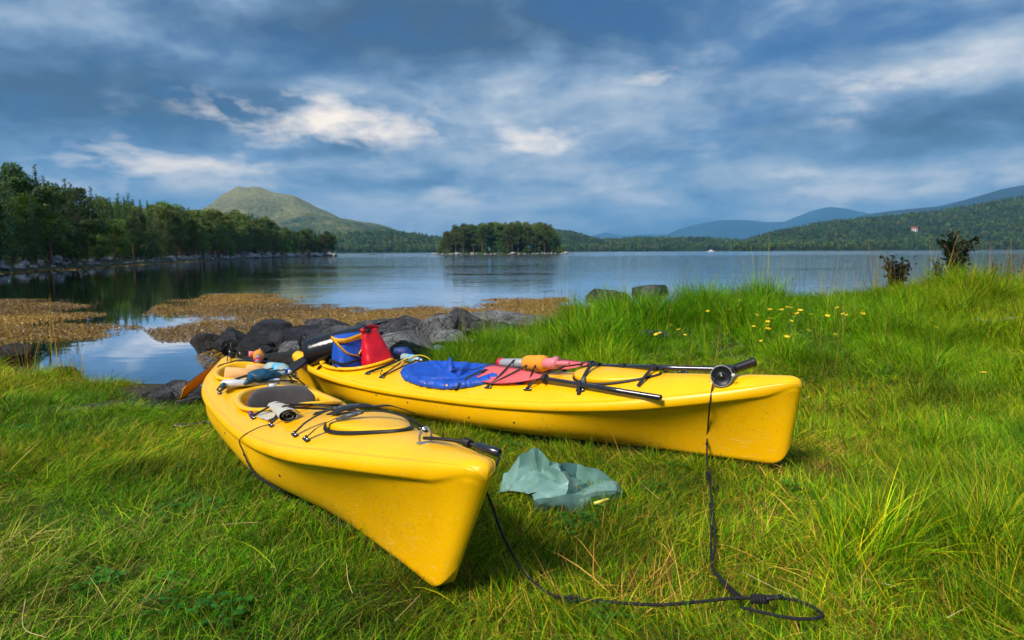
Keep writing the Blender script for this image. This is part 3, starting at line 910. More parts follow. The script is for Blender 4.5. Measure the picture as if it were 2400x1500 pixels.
for _ in range(6000):
    if k >= 85: break
    a = tr.uniform(0, 6.283); q = math.sqrt(tr.random())
    x, y = -5+31*q*math.cos(a), 322+10.5*q*math.sin(a)
    if any((x-b)**2+(y-c)**2 < 2.1**2 for b, c in pl2): continue
    pl2.append((x, y)); k += 1
    edge = abs(x+5)/31
    h = tr.uniform(11.5, 14.5)*(1 if edge < .78 else .78 if edge < .9 else .5)
    plant('pine', 100+k, (x, y, float(isle_z(np.array(x), np.array(y)))), h, ('tall pine' if h > 13 else 'middle-sized pine' if h > 9 else 'short pine')+' on the small island, '+('left end' if x < -22 else 'left half' if x < -5 else 'right half' if x < 12 else 'right end'), 'pines on the island')
k = 0
for _ in range(200):
    if k >= 74: break
    a = tr.uniform(math.pi, 2*math.pi); q = 1.0 if k < 26 else .45; x, y = -5+31*(1 if k < 26 else .85)*math.cos(a), 322+11.5*q*math.sin(a)
    k += 1
    plant('broad', 200+k, (x, y, float(isle_z(np.array(x), np.array(y)))-.2), tr.uniform(2.0, 3.8) if k <= 26 else tr.uniform(5, 7), 'low green bush under the pines at the island\'s edge', 'bushes on the island')

# shore stones
STONES = []
for s in range(6):
    v, f = rock_shape(300+s, 2, 7, .08, .8)
    STONES.append(MB().add(v, f).obj('shore_stone', M_STONE, angle=35))
first = [True]*6


def stone(i, loc, s, rz, label, group):
    o = STONES[i % 6] if first[i % 6] else STONES[i % 6].copy()
    if not first[i % 6]: COL.objects.link(o)
    first[i % 6] = False
    o.location, o.rotation_euler, o.scale = loc, (0, 0, rz), s
    tag(o, label, 'rock', group)


def shore_stones(curve, n, lo, hi, smin, smax, label, group, t0, t1, off=0, zf=None):
    Q = []
    for i in range(n):
        t = t0+(t1-t0)*((i+tr.random())/n)
        j = t*(len(curve)-1); a = int(j); p = curve[a]+(curve[min(a+1, len(curve)-1)]-curve[a])*(j-a)
        tg = curve[min(a+1, len(curve)-1)]-curve[a]; nrm = np.array([-tg[1], tg[0]])/(np.linalg.norm(tg)+1e-9)
        Q.append(p+nrm*tr.uniform(lo, hi))
    Q = np.array(Q); zz = zf(Q[:, 0], Q[:, 1])
    for i, (q, z) in enumerate(zip(Q, zz)):
        s = smin+(smax-smin)*tr.random()**2.2
        if 'island' in group: label = 'pale stone on the island\'s waterline, '+('left end' if q[0] < -25 else 'right end' if q[0] > 15 else 'front side' if q[1] < 322 else 'far side')
        stone(i+off, (q[0], q[1], float(z)+s*.15), (s*tr.uniform(.8, 1.5), s*tr.uniform(.8, 1.3), s*tr.uniform(.55, .95)), tr.uniform(0, 6.28), label, group)


shore_stones(SHORE, 150, .0, 3.0, .30, 1.0, 'pale grey stone along the waterline of the far shore', 'stones along the far shore', .22, .64, 0, land_z)
shore_stones(SHORE, 60, .3, 4.5, .5, 1.7, 'white boulder heaped on the wooded headland\'s tip', 'boulders on the headland', .48, .70, 3, land_z)
shore_stones(ISLE[::-1], 110, -1.2, 1.6, .5, 1.5, 'pale stone on the island\'s waterline', 'stones round the island', .0, 1.0, 1, isle_z)
for i in range(9):
    stone(i, (-38+tr.uniform(-4, 3), 316+tr.uniform(-2, 4), WATER_Z+.05), (1.2, .8, .4), tr.uniform(0, 6), 'pale stone on the island\'s waterline, left end', 'stones round the island')

# ---------------------------------------------------------------- instanced ground cover
def gn_instances(name, pts, rot, scl, idx, tint, protos, label=None, kind='stuff', host_mat=None):
    """one object whose points carry instances of the prototype meshes (kept outside the scene)"""
    pc = bpy.data.collections.new(name+'_pieces')
    for i, p in enumerate(protos):
        p.name = '%s_piece_%02d' % (name, i)
        pc.objects.link(p)
    me = bpy.data.meshes.new(name)
    n = len(pts)
    me.vertices.add(n); me.vertices.foreach_set('co', np.asarray(pts, np.float32).ravel())
    for nm, ty, ar in (('rot', 'FLOAT_VECTOR', rot), ('scl', 'FLOAT', scl), ('idx', 'INT', idx), ('tint', 'FLOAT_VECTOR', tint)):
        a = me.attributes.new(nm, ty, 'POINT')
        ar = np.asarray(ar, np.int32 if ty == 'INT' else np.float32)
        a.data.foreach_set('vector' if ty == 'FLOAT_VECTOR' else 'value', ar.ravel())
    o = bpy.data.objects.new(name, me); COL.objects.link(o)
    ng = bpy.data.node_groups.new(name+'_nodes', 'GeometryNodeTree')
    ng.interface.new_socket('Geometry', in_out='INPUT', socket_type='NodeSocketGeometry')
    ng.interface.new_socket('Geometry', in_out='OUTPUT', socket_type='NodeSocketGeometry')
    N, L = ng.nodes, ng.links
    gi, go = N.new('NodeGroupInput'), N.new('NodeGroupOutput')
    iop = N.new('GeometryNodeInstanceOnPoints')
    ci = N.new('GeometryNodeCollectionInfo'); ci.inputs['Collection'].default_value = pc
    ci.inputs['Separate Children'].default_value = True; ci.inputs['Reset Children'].default_value = True
    iop.inputs['Pick Instance'].default_value = True
    def na(nm, ty):
        q = N.new('GeometryNodeInputNamedAttribute'); q.data_type = ty; q.inputs['Name'].default_value = nm
        return [s for s in q.outputs if s.enabled][0] if False else q.outputs['Attribute']
    L.new(gi.outputs[0], iop.inputs['Points']); L.new(ci.outputs[0], iop.inputs['Instance'])
    L.new(na('idx', 'INT'), iop.inputs['Instance Index'])
    e = N.new('FunctionNodeEulerToRotation'); L.new(na('rot', 'FLOAT_VECTOR'), e.inputs[0]); L.new(e.outputs[0], iop.inputs['Rotation'])
    L.new(na('scl', 'FLOAT'), iop.inputs['Scale'])
    L.new(iop.outputs[0], go.inputs[0])
    md = o.modifiers.new('instances', 'NODES'); md.node_group = ng
    return tag(o, label, kind=kind)


def grass_mat():
    m, nt, o = new_mat('grass blades')
    c = nd(nt, 'ShaderNodeAttribute', attribute_name='col').outputs['Color']
    t = nd(nt, 'ShaderNodeAttribute', attribute_type='INSTANCER', attribute_name='tint').outputs['Vector']
    col = mixc(nt, 1.0, c, t, 'MULTIPLY')
    d = nd(nt, 'ShaderNodeBsdfPrincipled', Roughness=.6)
    d.inputs['Specular IOR Level'].default_value = .12
    nt.links.new(col, d.inputs['Base Color'])
    tl = nd(nt, 'ShaderNodeBsdfTranslucent', Color=col)
    mx = nd(nt, 'ShaderNodeMixShader', i0=.25, i1=d.outputs[0], i2=tl.outputs[0])
    nt.links.new(mx.outputs[0], o.inputs[0])
    return m


M_GRASS = grass_mat()
PAL = {'dark': (.026, .11, .002), 'mid': (.085, .255, .003), 'fresh': (.21, .42, .004), 'yel': (.40, .42, .006), 'straw': (.46, .33, .075), 'brown': (.18, .085, .018)}


def tuft(seed, n, rad, lmin, lmax, wid, lean, curl, mixw, comb=0.0, nseg=4, clump=False):
    """n blades; lean = starting angle from upright, curl = bend along the blade; comb pulls all towards +x"""
    r = np.random.default_rng(seed)
    a0 = r.uniform(0, 6.283, n); rr = rad*np.sqrt(r.random(n))
    B = np.stack([np.cos(a0)*rr, np.sin(a0)*rr, np.full(n, -.01)], 1)
    if clump:
        az = a0+r.normal(size=n)*.7
    else:
        az = r.uniform(0, 6.283, n)
    az = np.where(r.random(n) < comb, r.normal(size=n)*.35, az)
    L = r.uniform(lmin, lmax, n); th = np.abs(r.normal(lean[0], lean[1], n)); cu = r.normal(curl[0], curl[1], n)
    w = wid*r.uniform(.6, 1.3, n)
    dirh = np.stack([np.cos(az), np.sin(az), 0*az], 1); side = np.stack([-np.sin(az), np.cos(az), 0*az], 1)
    tw = r.normal(size=n)*.6
    P = B.copy(); rows = []
    side_t = side
    for k in range(nseg+1):
        t = k/nseg
        ang = np.clip(th+cu*t, 0, 1.75)
        nrm = dirh*np.cos(ang)[:, None]-np.array([0, 0, 1.0])*np.sin(ang)[:, None]
        sd = side*np.cos(tw)[:, None]+nrm*np.sin(tw)[:, None]
        ww = (w*(1-t**1.7)*.5)[:, None]
        rows.append((P-sd*ww, P+sd*ww) if k < nseg else (P,))
        step = dirh*np.sin(ang)[:, None]+np.array([0, 0, 1.0])*np.cos(ang)[:, None]
        P = P+step*(L/nseg)[:, None]
        P[:, 2] = np.maximum(P[:, 2], .004)
    V = np.stack([q for row in rows for q in row], 1)       # n x (2*nseg+1) x 3
    m = V.shape[1]
    F = []
    for k in range(nseg-1):
        F.append((2*k, 2*k+1, 2*k+3, 2*k+2))
    q4 = np.array(F); tri = np.array([[2*nseg-2, 2*nseg-1, 2*nseg]])
    off = (np.arange(n)*m)[:, None, None]
    faces = [tuple(x) for x in (q4[None]+off).reshape(-1, 4)]+[tuple(x) for x in (tri[None]+off).reshape(-1, 3)]
    me = bpy.data.meshes.new('grass_piece')
    me.from_pydata(V.reshape(-1, 3).tolist(), [], [tuple(map(int, f)) for f in faces])
    names = list(mixw); pw = np.array([mixw[k] for k in names], float); pw /= pw.sum()
    ch = r.choice(len(names), n, p=pw)
    base = np.array([PAL[k] for k in names])[ch]*r.uniform(.40, 1.5, (n, 1))
    C = np.concatenate([np.repeat(base, m, 0), np.ones((n*m, 1))], 1)
    ca = me.color_attributes.new('col', 'FLOAT_COLOR', 'POINT'); ca.data.foreach_set('color', C.ravel())
    me.materials.append(M_GRASS); me.shade_smooth()
    return bpy.data.objects.new('grass_piece', me)


def clover(seed):
    r = np.random.default_rng(seed); V, F, C = [], [], []
    for i in range(22):
        a, q = r.uniform(0, 6.283), .07*math.sqrt(r.random()); c = np.array([math.cos(a)*q, math.sin(a)*q, r.uniform(.02, .06)])
        for j in range(3):
            b = a+j*2.1; s = r.uniform(.008, .014); d = np.array([math.cos(b), math.sin(b), r.uniform(-.2, .3)]); e = np.array([-math.sin(b), math.cos(b), 0])
            k = len(V); V += [c, c+d*s+e*s*.7, c+d*s*1.7, c+d*s-e*s*.7]; F.append((k, k+1, k+2, k+3)); C += [np.array([.05, .19, .02])*r.uniform(.7, 1.3)]*4
    me = bpy.data.meshes.new('grass_piece'); me.from_pydata([tuple(v) for v in V], [], F)
    ca = me.color_attributes.new('col', 'FLOAT_COLOR', 'POINT'); ca.data.foreach_set('color', np.concatenate([np.array(C), np.ones((len(C), 1))], 1).ravel())
    me.materials.append(M_GRASS)
    return bpy.data.objects.new('grass_piece', me)


TUFTS = []
for s in range(5):     # 0-4 short turf
    TUFTS.append(tuft(s, 85, .10, .045, .12, .0036, (.6, .35), (.75, .4), dict(dark=4.5, mid=5, fresh=4, yel=2.2, straw=1.0, brown=1.6)))
for s in range(5):     # 5-9 longer grass combed over
    TUFTS.append(tuft(20+s, 85, .10, .10, .22, .0034, (1.0, .28), (.55, .3), dict(dark=3, mid=5, fresh=4, yel=2.4, straw=1.0, brown=.6), .55))
for s in range(4):     # 10-13 tall arching tufts
    TUFTS.append(tuft(40+s, 110, .09, .18, .40, .0038, (.25, .18), (.95, .4), dict(dark=2, mid=4, fresh=5, yel=2.0, straw=.5), .15, clump=True))
for s in range(3):     # 14-16 dead straw lying flat
    TUFTS.append(tuft(60+s, 34, .12, .10, .24, .0030, (1.2, .25), (.35, .3), dict(straw=5, brown=4, yel=2), .3))
TUFTS.append(clover(70)); TUFTS.append(clover(71))       # 17-18
for s in range(2):     # 19-20 seed-head stalks
    TUFTS.append(tuft(80+s, 9, .06, .40, .70, .0032, (.10, .08), (.25, .15), dict(straw=4, brown=2, yel=2), 0, clump=True))


def in_kayak(X, Y, shr=.05):
    m = np.zeros(len(X), bool)
    for k in (KL, KR):
        q = (np.stack([X, Y, np.zeros_like(X)], 1)-k.o*(1, 1, 0)) @ k.A.T
        u = 1+q[:, 0]/k.L
        ok = (u > 0) & (u < 1)
        b = k.beam(np.clip(u, 0, 1))
        e = np.clip((np.abs(u-.47)-.16)/.30, 0, 1); e = e*e*(3-2*e)
        m |= ok & (np.abs(q[:, 1]) < b*(.78*(1-e)+.25*e)-shr*.3)
    return m


def scatter_grass():
    r = np.random.default_rng(77)
    pts, rot, scl, idx, tint = [], [], [], [], []
    def zone(x0, x1, y0, y1, step):
        xs = np.arange(x0, x1, step); ys = np.arange(y0, y1, step)
        X, Y = np.meshgrid(xs, ys); X = X.ravel()+r.uniform(-.5, .5, X.size)*step; Y = Y.ravel()+r.uniform(-.5, .5, Y.size)*step
        vis = np.abs(X) < Y*.86+.6
        return X[vis], Y[vis], np.full(vis.sum(), step)
    Z = [zone(-3, 3, 1.2, 2.6, .056), zone(-5, 5, 2.6, 4.4, .068), zone(-8, 8, 4.4, 7.0, .088), zone(-12, 13, 7.0, 14.0, .115), zone(-6, 6, -2, 1.2, .16)]
    X, Y, S = (np.concatenate([z[i] for z in Z]) for i in range(3))
    P = np.stack([X, Y], 1)
    z = ground_z(X, Y)
    n1, n2, n3 = fbm(P, .55, 3, 21), fbm(P, 1.7, 3, 33), fbm(P, .8, 3, 55)
    keep = ~in_kayak(X, Y) & (z > WATER_Z+.10+.10*(n2-.5))
    # bare rocky strip behind the sterns
    bare = (X > -4.2) & (X < -.9) & (Y > 6.6-.25*(X+2.5)) & (Y < 10) & (X < -1.3+.9*(n2-.2))
    bare |= (X > -4.1) & (X < -2.55) & (Y > 5.5) & (Y < 7.6)
    keep &= ~bare | (r.random(len(X)) < .06)
    X, Y, S, P, z, n1, n2, n3 = (a[keep] for a in (X, Y, S, P, z, n1, n2, n3))
    n = len(X)
    yc = np.interp(X, CX_, CY_); y0 = np.interp(X, CX_, F0_)
    bank = np.clip((Y-y0-.9)/1.2, 0, 1)*np.clip((X+1.6)/1.2, 0, 1)         # tall growth on the bank
    reed = np.clip((Y-6.2)/1.2, 0, 1)*np.clip((-2.9-X)/.5, 0, 1)           # rank growth by the water, left
    rgt = np.clip((X-.75*Y+.9)/1.0, 0, 1)*np.clip((Y-1.6)/.6, 0, 1)        # longer grass right of the kayaks
    lft = np.clip((-X-.42*Y+.1)/.8, 0, 1)
    tall = np.clip(bank*.85+reed*.8+.28*rgt*(n1 > .47), 0, 1)
    long_ = np.clip(.26+.6*rgt+.5*lft*(n1 > .45)+.4*(n1-.5), .08, .9)
    u = r.random(n)
    k = np.where(u < tall*.75, 10+r.integers(0, 4, n), np.where(r.random(n) < long_, 5+r.integers(0, 5, n), r.integers(0, 5, n)))
    fore = np.clip((4.6-Y)/1.0, 0, 1)*(1-rgt)
    dead = (r.random(n) < np.clip(.11+1.3*(n3-.50), .02, .55)*(1-.8*bank)*(.35+.65*fore))
    k = np.where(dead, 14+r.integers(0, 3, n), k)
    k = np.where(r.random(n) < .010*(1-bank)*(Y < 5), 17+r.integers(0, 2, n), k)
    edge = np.exp(-((Y-yc)/.8)**2)
    k = np.where(r.random(n) < .02*bank+.10*edge*bank+.06*reed, 19+r.integers(0, 2, n), k)
    comb = (fbm(P, .45, 2, 91)-.5)*9+np.where(X > 0, 2.6, .4)
    rz = np.where(k < 5, r.uniform(0, 6.283, n), comb+r.normal(size=n)*.5)
    n5 = fbm(P, 2.6, 2, 121)
    s = r.uniform(.75, 1.25, n)*np.clip(.55+1.0*n5*1.0, .6, 1.4)*np.where(Y > 7, 1.2, 1.0)*np.where(k < 5, .95+.25*n1, 1.0)
    s *= 1-.24*fore*(k < 14)
    s *= np.where((k >= 10) & (k < 14), np.clip(.35+2.4*(n2-.36), .35, 1.35)*(.8+.3*bank)*(1-.42*reed)*(1-.3*np.clip((X-4)/2, 0, 1)), 1)
    # patch colour: lush green, yellow-green, tired brown
    g = np.array([[.80, 1.0, .9]])*np.ones((n, 1))
    yel = np.clip((n1-.44)*5, 0, 1)*(.8-.35*bank)+.5*np.exp(-((X-1.2)/2.2)**2-((Y-6.2)/1.0)**2)+.55*reed+.6*np.clip((X-4.4)/1.5, 0, 1)*bank
    g = g*(1-np.clip(yel, 0, 1)[:, None])+np.array([[1.5, 1.14, .8]])*np.clip(yel, 0, 1)[:, None]
    n4 = fbm(P, 3.3, 2, 71)
    dk = np.clip((.50-n3)*5, 0, 1)*.6+np.clip((.50-n4)*5, 0, 1)*.55
    g = g*(1-.60*np.clip(dk, 0, 1)[:, None])*(1+.35*np.clip((n4-.5)*4, 0, 1)[:, None])
    lush = bank*np.clip((5-X)/1.5, 0, 1)
    g = g*(1-.5*lush[:, None])+np.array([[.95, 1.25, .8]])*.5*lush[:, None]
    g *= r.uniform(.85, 1.15, (n, 1))
    gx = (ground_z(X+.1, Y, False)-ground_z(X-.1, Y, False))/.2; gy = (ground_z(X, Y+.1, False)-ground_z(X, Y-.1, False))/.2
    rot = np.stack([np.zeros(n)+r.normal(size=n)*.08, r.normal(size=n)*.08, rz], 1)
    print('grass instances', n)
    return gn_instances('grass', np.stack([X, Y, z-.005], 1), rot, s, k, g, TUFTS)


scatter_grass()


# ---------------------------------------------------------------- seaweed
def seaweed_mat():
    m, nt, o = new_mat('bladder wrack')
    c = nd(nt, 'ShaderNodeAttribute', attribute_name='col').outputs['Color']
    d = nd(nt, 'ShaderNodeBsdfPrincipled', Roughness=.35)
    nt.links.new(c, d.inputs['Base Color'])
    nt.links.new(d.outputs[0], o.inputs[0])
    return m


M_WEED = seaweed_mat()


def seaweed(poly, n, size, seed, cover=.46, name='seaweed'):
    r = np.random.default_rng(seed); poly = np.asarray(poly)[:, :2]
    lo, hi = poly.min(0), poly.max(0)
    P = r.uniform(lo, hi, (n*5, 2))
    d = poly_sdf(P, poly)
    nz = fbm(P, .55, 4, seed)+.25*(fbm(P, 2.2, 2, seed+9)-.5)
    ok = (nz+np.clip(d, -1.5, 1.2)*.16 +r.normal(size=len(P))*.05 > 1-cover) & (d > -.5)
    P = P[ok][:n]
    C = np.concatenate([P, np.full((len(P), 1), WATER_Z)+r.uniform(.004, .035, (len(P), 1))], 1)
    v, b = leaf_cloud(C, size, r, 0, (.5, 1.5), .8)
    v = v.reshape(-1, 4, 3); v[..., 2] = C[:, None, 2]+(v[..., 2]-C[:, None, 2])*.40; v[..., 2] = np.maximum(v[..., 2], WATER_Z+.003)
    q = fbm(P, .35, 3, seed+4)[:, None]
    col = np.array([[.52, .29, .025]])*(1-q)**1.2+np.array([[.09, .045, .006]])*q*1.2
    me_parts = [(v.reshape(-1, 3), np.ones(len(P)), np.array([1, 1, 1]))]
    o = leaf_object(name, me_parts, M_WEED, None)
    CC = np.concatenate([np.repeat(col*b[:, None], 4, 0), np.ones((len(P)*4, 1))], 1)
    o.data.color_attributes['col'].data.foreach_set('color', CC.ravel())
    return tag(o, kind='stuff')


mid_px = [(375, 745), (420, 705), (500, 690), (600, 689), (700, 700), (790, 722), (900, 730), (1050, 715), (1180, 702), (1330, 700), (1330, 745), (1150, 758), (950, 775), (780, 790), (560, 790), (470, 800), (430, 790), (390, 765)]
lft_px = [(-200, 703), (100, 702), (255, 706), (230, 735), (120, 750), (210, 765), (280, 772), (190, 792), (100, 815), (60, 830), (-200, 840)]
seaweed([atz(a, b, WATER_Z) for a, b in mid_px], 110000, .050, 5, .49)
seaweed([atz(a, b, WATER_Z) for a, b in lft_px], 80000, .050, 8, .52)
seaweed([atz(a, b, WATER_Z) for a, b in [(520, 815), (610, 800), (760, 830), (760, 880), (640, 890), (560, 850)]], 9000, .055, 9, .58)
strip = [SHORE[i]+np.array([d, 0]) for i, d in [(i, .2) for i in range(9, 30)]]+[SHORE[i]+np.array([2.6*max(0, 1-(i-9)/21), 0]) for i in range(29, 8, -1)]
seaweed(strip, 9000, .45, 12, .75)

# ---------------------------------------------------------------- kayaks
def kayak_mat():
    m, nt, o = new_mat('yellow polyethylene')
    b = nt.nodes.new('ShaderNodeBsdfPrincipled'); nt.links.new(b.outputs[0], o.inputs[0])
    tc = nd(nt, 'ShaderNodeTexCoord').outputs['Object']
    n1 = nd(nt, 'ShaderNodeTexNoise', i0=tc, Scale=3.0, Detail=5.0, Roughness=.6).outputs[0]
    n2 = nd(nt, 'ShaderNodeTexNoise', i0=tc, Scale=120.0, Detail=3.0, Roughness=.6).outputs[0]
    n3 = nd(nt, 'ShaderNodeTexNoise', i0=tc, Scale=55.0, Detail=8.0, Roughness=.75).outputs[0]
    n4 = nd(nt, 'ShaderNodeTexNoise', i0=tc, Scale=6.0, Detail=4.0, Roughness=.6).outputs[0]
    c = ramp(nt, n1, [(.3, (.90, .45, .001)), (.5, (.95, .495, .001)), (.7, (.98, .53, .002))])
    # scuffs and mud specks, mostly low on the hull and at the stems
    z = nd(nt, 'ShaderNodeSeparateXYZ', i0=tc).outputs[2]
    lowz = ramp(nt, mth(nt, 'ADD', z, mth(nt, 'MULTIPLY', n4, .2)), [(.18, 1.0), (.52, .35), (.7, .06)])
    sp = mth(nt, 'MULTIPLY', ramp(nt, mth(nt, 'ADD', n3, mth(nt, 'MULTIPLY', mth(nt, 'SUBTRACT', n4, .5), .35)), [(.625, 0.0), (.67, .95)]), lowz)
    c = mixc(nt, sp, c, (.10, .055, .015))
    film = mth(nt, 'MULTIPLY', ramp(nt, n4, [(.42, 0.0), (.72, .26)]), ramp(nt, z, [(.03, 1.0), (.24, 0.0)]))
    c = mixc(nt, film, c, (.22, .14, .04))
    mp = nd(nt, 'ShaderNodeMapping', i0=tc, Scale=(4, 60, 60), Rotation=(.1, .2, .05))
    sc_ = nd(nt, 'ShaderNodeTexNoise', i0=mp.outputs[0], Scale=1.6, Detail=7.0, Roughness=.75).outputs[0]
    scr = ramp(nt, sc_, [(.58, 0.0), (.64, .5)])
    c = mixc(nt, mth(nt, 'MULTIPLY', scr, lowz), c, (.90, .66, .18))
    nt.links.new(c, b.inputs['Base Color'])
    nt.links.new(mth(nt, 'ADD', ramp(nt, n1, [(.3, .27), (.7, .38)]), mth(nt, 'MULTIPLY', scr, .25)), b.inputs['Roughness'])
    b.inputs['Specular IOR Level'].default_value = .42
    bb = nd(nt, 'ShaderNodeBump', Strength=.10, Distance=.003, Height=mth(nt, 'ADD', n2, mth(nt, 'MULTIPLY', sc_, 1.2)))
    nt.links.new(bb.outputs[0], b.inputs['Normal'])
    return m


M_YEL = kayak_mat()
M_BLK = pmat('black rubber', (.012, .012, .013), .5, var=.3, vscale=30, bump=.1, bscale=300)
M_WEB = pmat('black webbing', (.016, .016, .018), .75, var=.3, vscale=60, bump=.3, bscale=400)
M_PLA = pmat('black plastic', (.012, .012, .015), .42, var=.2, vscale=20)
M_BUCK = pmat('grey buckle plastic', (.075, .08, .095), .3, var=.2, vscale=20)
M_STEEL = pmat('stainless steel', (.62, .62, .63), .22, metal=1.0, var=.1)
M_PAD = pmat('grey padded cloth', (.062, .055, .058), .85, var=.25, vscale=18, bump=.3, bscale=180, sheen=.3)
M_SHAFT = pmat('black paddle shaft', (.016, .018, .026), .22, var=.2, vscale=12, coat=.4)
M_PINK = pmat('pink blade plastic', (.72, .115, .12), .42, var=.14, vscale=7, bump=.06, bscale=60)
M_ORNG = pmat('orange paddle plastic', (.78, .27, .008), .45, var=.2, vscale=9)


def ring_pts(sc0, hl, hw, n=72, q=2.25):
    a = np.linspace(0, 2*np.pi, n, endpoint=False)
    c, s = np.cos(a), np.sin(a)
    return sc0+hl*np.sign(c)*np.abs(c)**(2/q), hw*np.sign(s)*np.abs(s)**(2/q), c, s


class Kayak:
    def __init__(k, shp, label, cockpits, hatch):
        k.s = shp
        k.root = empty('kayak', (0, 0, 0), label, 'kayak', 'yellow kayaks on the grass')
        A = shp.A
        M = Matrix(((A[0, 0], -A[1, 0], A[2, 0], shp.o[0]), (A[0, 1], -A[1, 1], A[2, 1], shp.o[1]), (A[0, 2], -A[1, 2], A[2, 2], shp.o[2]), (0, 0, 0, 1)))
        k.root.matrix_world = M
        k.cock = cockpits
        G = kayak_rings(shp, 230)
        a, b = G.shape[:2]
        f = []
        for i in range(a-1):
            for j in range(b):
                j2 = (j+1) % b
                ctr = (G[i, j]+G[i+1, j]+G[i+1, j2]+G[i, j2])/4
                if 21 <= j <= 42 and any(abs((ctr[0]-c[0])/c[1])**2.25+abs(ctr[1]/c[2])**2.25 < 1 for c in cockpits):
                    continue
                f.append((i*b+j, (i+1)*b+j, (i+1)*b+j2, i*b+j2))
        f.append(tuple(range(b))); f.append(tuple((a-1)*b+j for j in range(b)))
        k.part('hull', MB().add(G.reshape(-1, 3), f), M_YEL)
        for (c0, hl, hw) in cockpits:
            S_, W_, c, s = ring_pts(c0, hl, hw)
            prof = [(-.030, -.09), (-.026, -.02), (-.020, .018), (-.010, .030), (.006, .034), (.024, .032), (.034, .025), (.032, .016), (.018, .014), (.008, .006), (.006, -.02)]
            rows = []
            for o_, z_ in prof:
                nx, ny = c/hl, s/hw; L = np.hypot(nx, ny); nx, ny = nx/L, ny/L
                zz = np.array([float(shp.deck(x, y)) for x, y in zip(S_, W_)])
                rows.append(np.stack([S_+nx*o_, W_+ny*o_, zz+z_], 1))
            k.part('cockpit_rim', MB().grid(np.array(rows), cv=True), M_YEL)
        if hatch:
            k.hatch_(*hatch)

    def part(k, name, mb, mat, parent=None, label=None, smooth=True, angle=None):
        """geometry in (s, w, z) coordinates, made a child of the kayak"""
        for v in mb.v: v[:, 1] *= -1
        return mb.obj(name, mat, parent or k.root, smooth=smooth, label=label, angle=angle)

    def hatch_(k, c0, hl, hw):
        shp = k.s
        a = np.linspace(0, 2*np.pi, 60, endpoint=False)
        taper = 1-.34*np.cos(a)                      # narrower towards the bow
        S_, W_ = c0+hl*np.cos(a), hw*np.sin(a)*taper
        rows = []
        for q, z in ((1.0, .004), (1.0, .012), (.985, .018), (.94, .023), (.8, .028), (.5, .033), (.2, .035), (.02, .035)):
            x, y = c0+(S_-c0)*q, W_*q
            rows.append(np.stack([x, y, np.array([float(shp.deck(p, r)) for p, r in zip(x, y)])*.35+.65*float(shp.deck(c0, 0))+z-.02*(1-q)*0], 1))
        G = np.array(rows)
        base = np.array([float(shp.deck(p, r)) for p, r in zip(S_, W_)])
        G[0, :, 2] = base-.004
        G[1, :, 2] = np.maximum(G[1, :, 2], base+.012); G[2, :, 2] = np.maximum(G[2, :, 2], base+.018); G[3, :, 2] = np.maximum(G[3, :, 2], base+.02)
        h = k.part('hatch_cover', MB().grid(G, cv=True, caps=True), M_YEL)
        k.part('hatch_seal', MB().tube(np.stack([S_*1.0, W_*1.03, base+.006], 1), .0105, 8, smooth=False, closed=True), M_BLK, h)

    def dk(k, s, w, dz=0.0):
        return np.array([s, w, float(k.s.deck(s, w))+dz])

    def cord(k, pts, r=.0062, name='bungee_cord', mat=None):
        """elastic cord over the deck; pts (s, w, lift); between points it spans straight but never dips below the deck"""
        P = []
        for (a, b) in zip(pts[:-1], pts[1:]):
            A_, B_ = k.dk(*a), k.dk(*b)
            for t in np.linspace(0, 1, 9)[:-1]:
                q = A_*(1-t)+B_*t
                q[2] = max(q[2], float(k.s.deck(q[0], q[1]))+r+.001)
                P.append(q)
        P.append(k.dk(*pts[-1]))
        return k.part(name, MB().tube(P, r, 6, smooth=False), mat or M_BLK)

    def fitting(k, s, w):
        p = k.dk(s, w)
        mb = MB().box(p+(0, 0, .004), (.062, .022, .012), bev=.003)
        mb.tube([p+(-.014, 0, .006), p+(-.008, 0, .018), p+(.008, 0, .018), p+(.014, 0, .006)], .0045, 6)
        f = k.part('deck_fitting', mb, M_PLA)
        for q in (-.019, .019):
            k.part('screw', MB().lathe(p+(q, 0, .007), p+(q, 0, .02), [(0, .008), (.005, .008), (.008, .004)], 8), M_STEEL, f)

    def rivet(k, s, z):
        u = 1+s/k.s.L
        G = kayak_rings(k.s, 120)
        i = np.argmin(np.abs(G[:, 10, 0]-s)); j = np.argmin(np.abs(G[i, :16, 2]-z))
        p = G[i, j]
        k.part('rivet', MB().lathe(p-(0, .004, 0), p+(0, .02, -.004), [(0, .008), (.005, .008), (.008, .003)], 8), M_PLA)


LK = Kayak(KL, 'near yellow kayak on the left with a grey seat back in its open cockpit', [(-2.30, .56, .27), (-3.62, .36, .23)], (-.72, .31, .155))
RK = Kayak(KR, 'yellow kayak on the right with a blue cover over its cockpit', [(-2.42, .46, .26), (-3.64, .34, .23)], (-1.03, .30, .155))

# --- deck lines of the left kayak
LP = [(-1.86, .285), (-1.46, .272), (-1.03, .258), (-.86, .250)]
for s, w in LP: LK.fitting(s, w)
for s, w in [(-1.86, -.285), (-1.46, -.272), (-.98, -.25), (-.56, -.165)]: LK.fitting(s, w)
LK.cord([(-1.86, .285, .015), (-1.80, .20, .05), (-1.78, .0, .015), (-1.86, -.285, .015)])
LK.cord([(-1.86, .285, .02), (-1.75, .18, .06), (-1.66, .0, .02), (-1.46, -.272, .015)])
LK.cord([(-1.46, .272, .02), (-1.50, .20, .07), (-1.66, .02, .025), (-1.86, -.285, .02)])
LK.cord([(-1.46, .272, .015), (-1.46, .18, .06), (-1.44, .0, .015), (-1.46, -.272, .015)])
LK.cord([(-1.30, -.02, .03), (-1.36, .07, .012), (-1.30, .10, .012), (-1.22, .04, .03), (-1.20, -.06, .05)], .004)
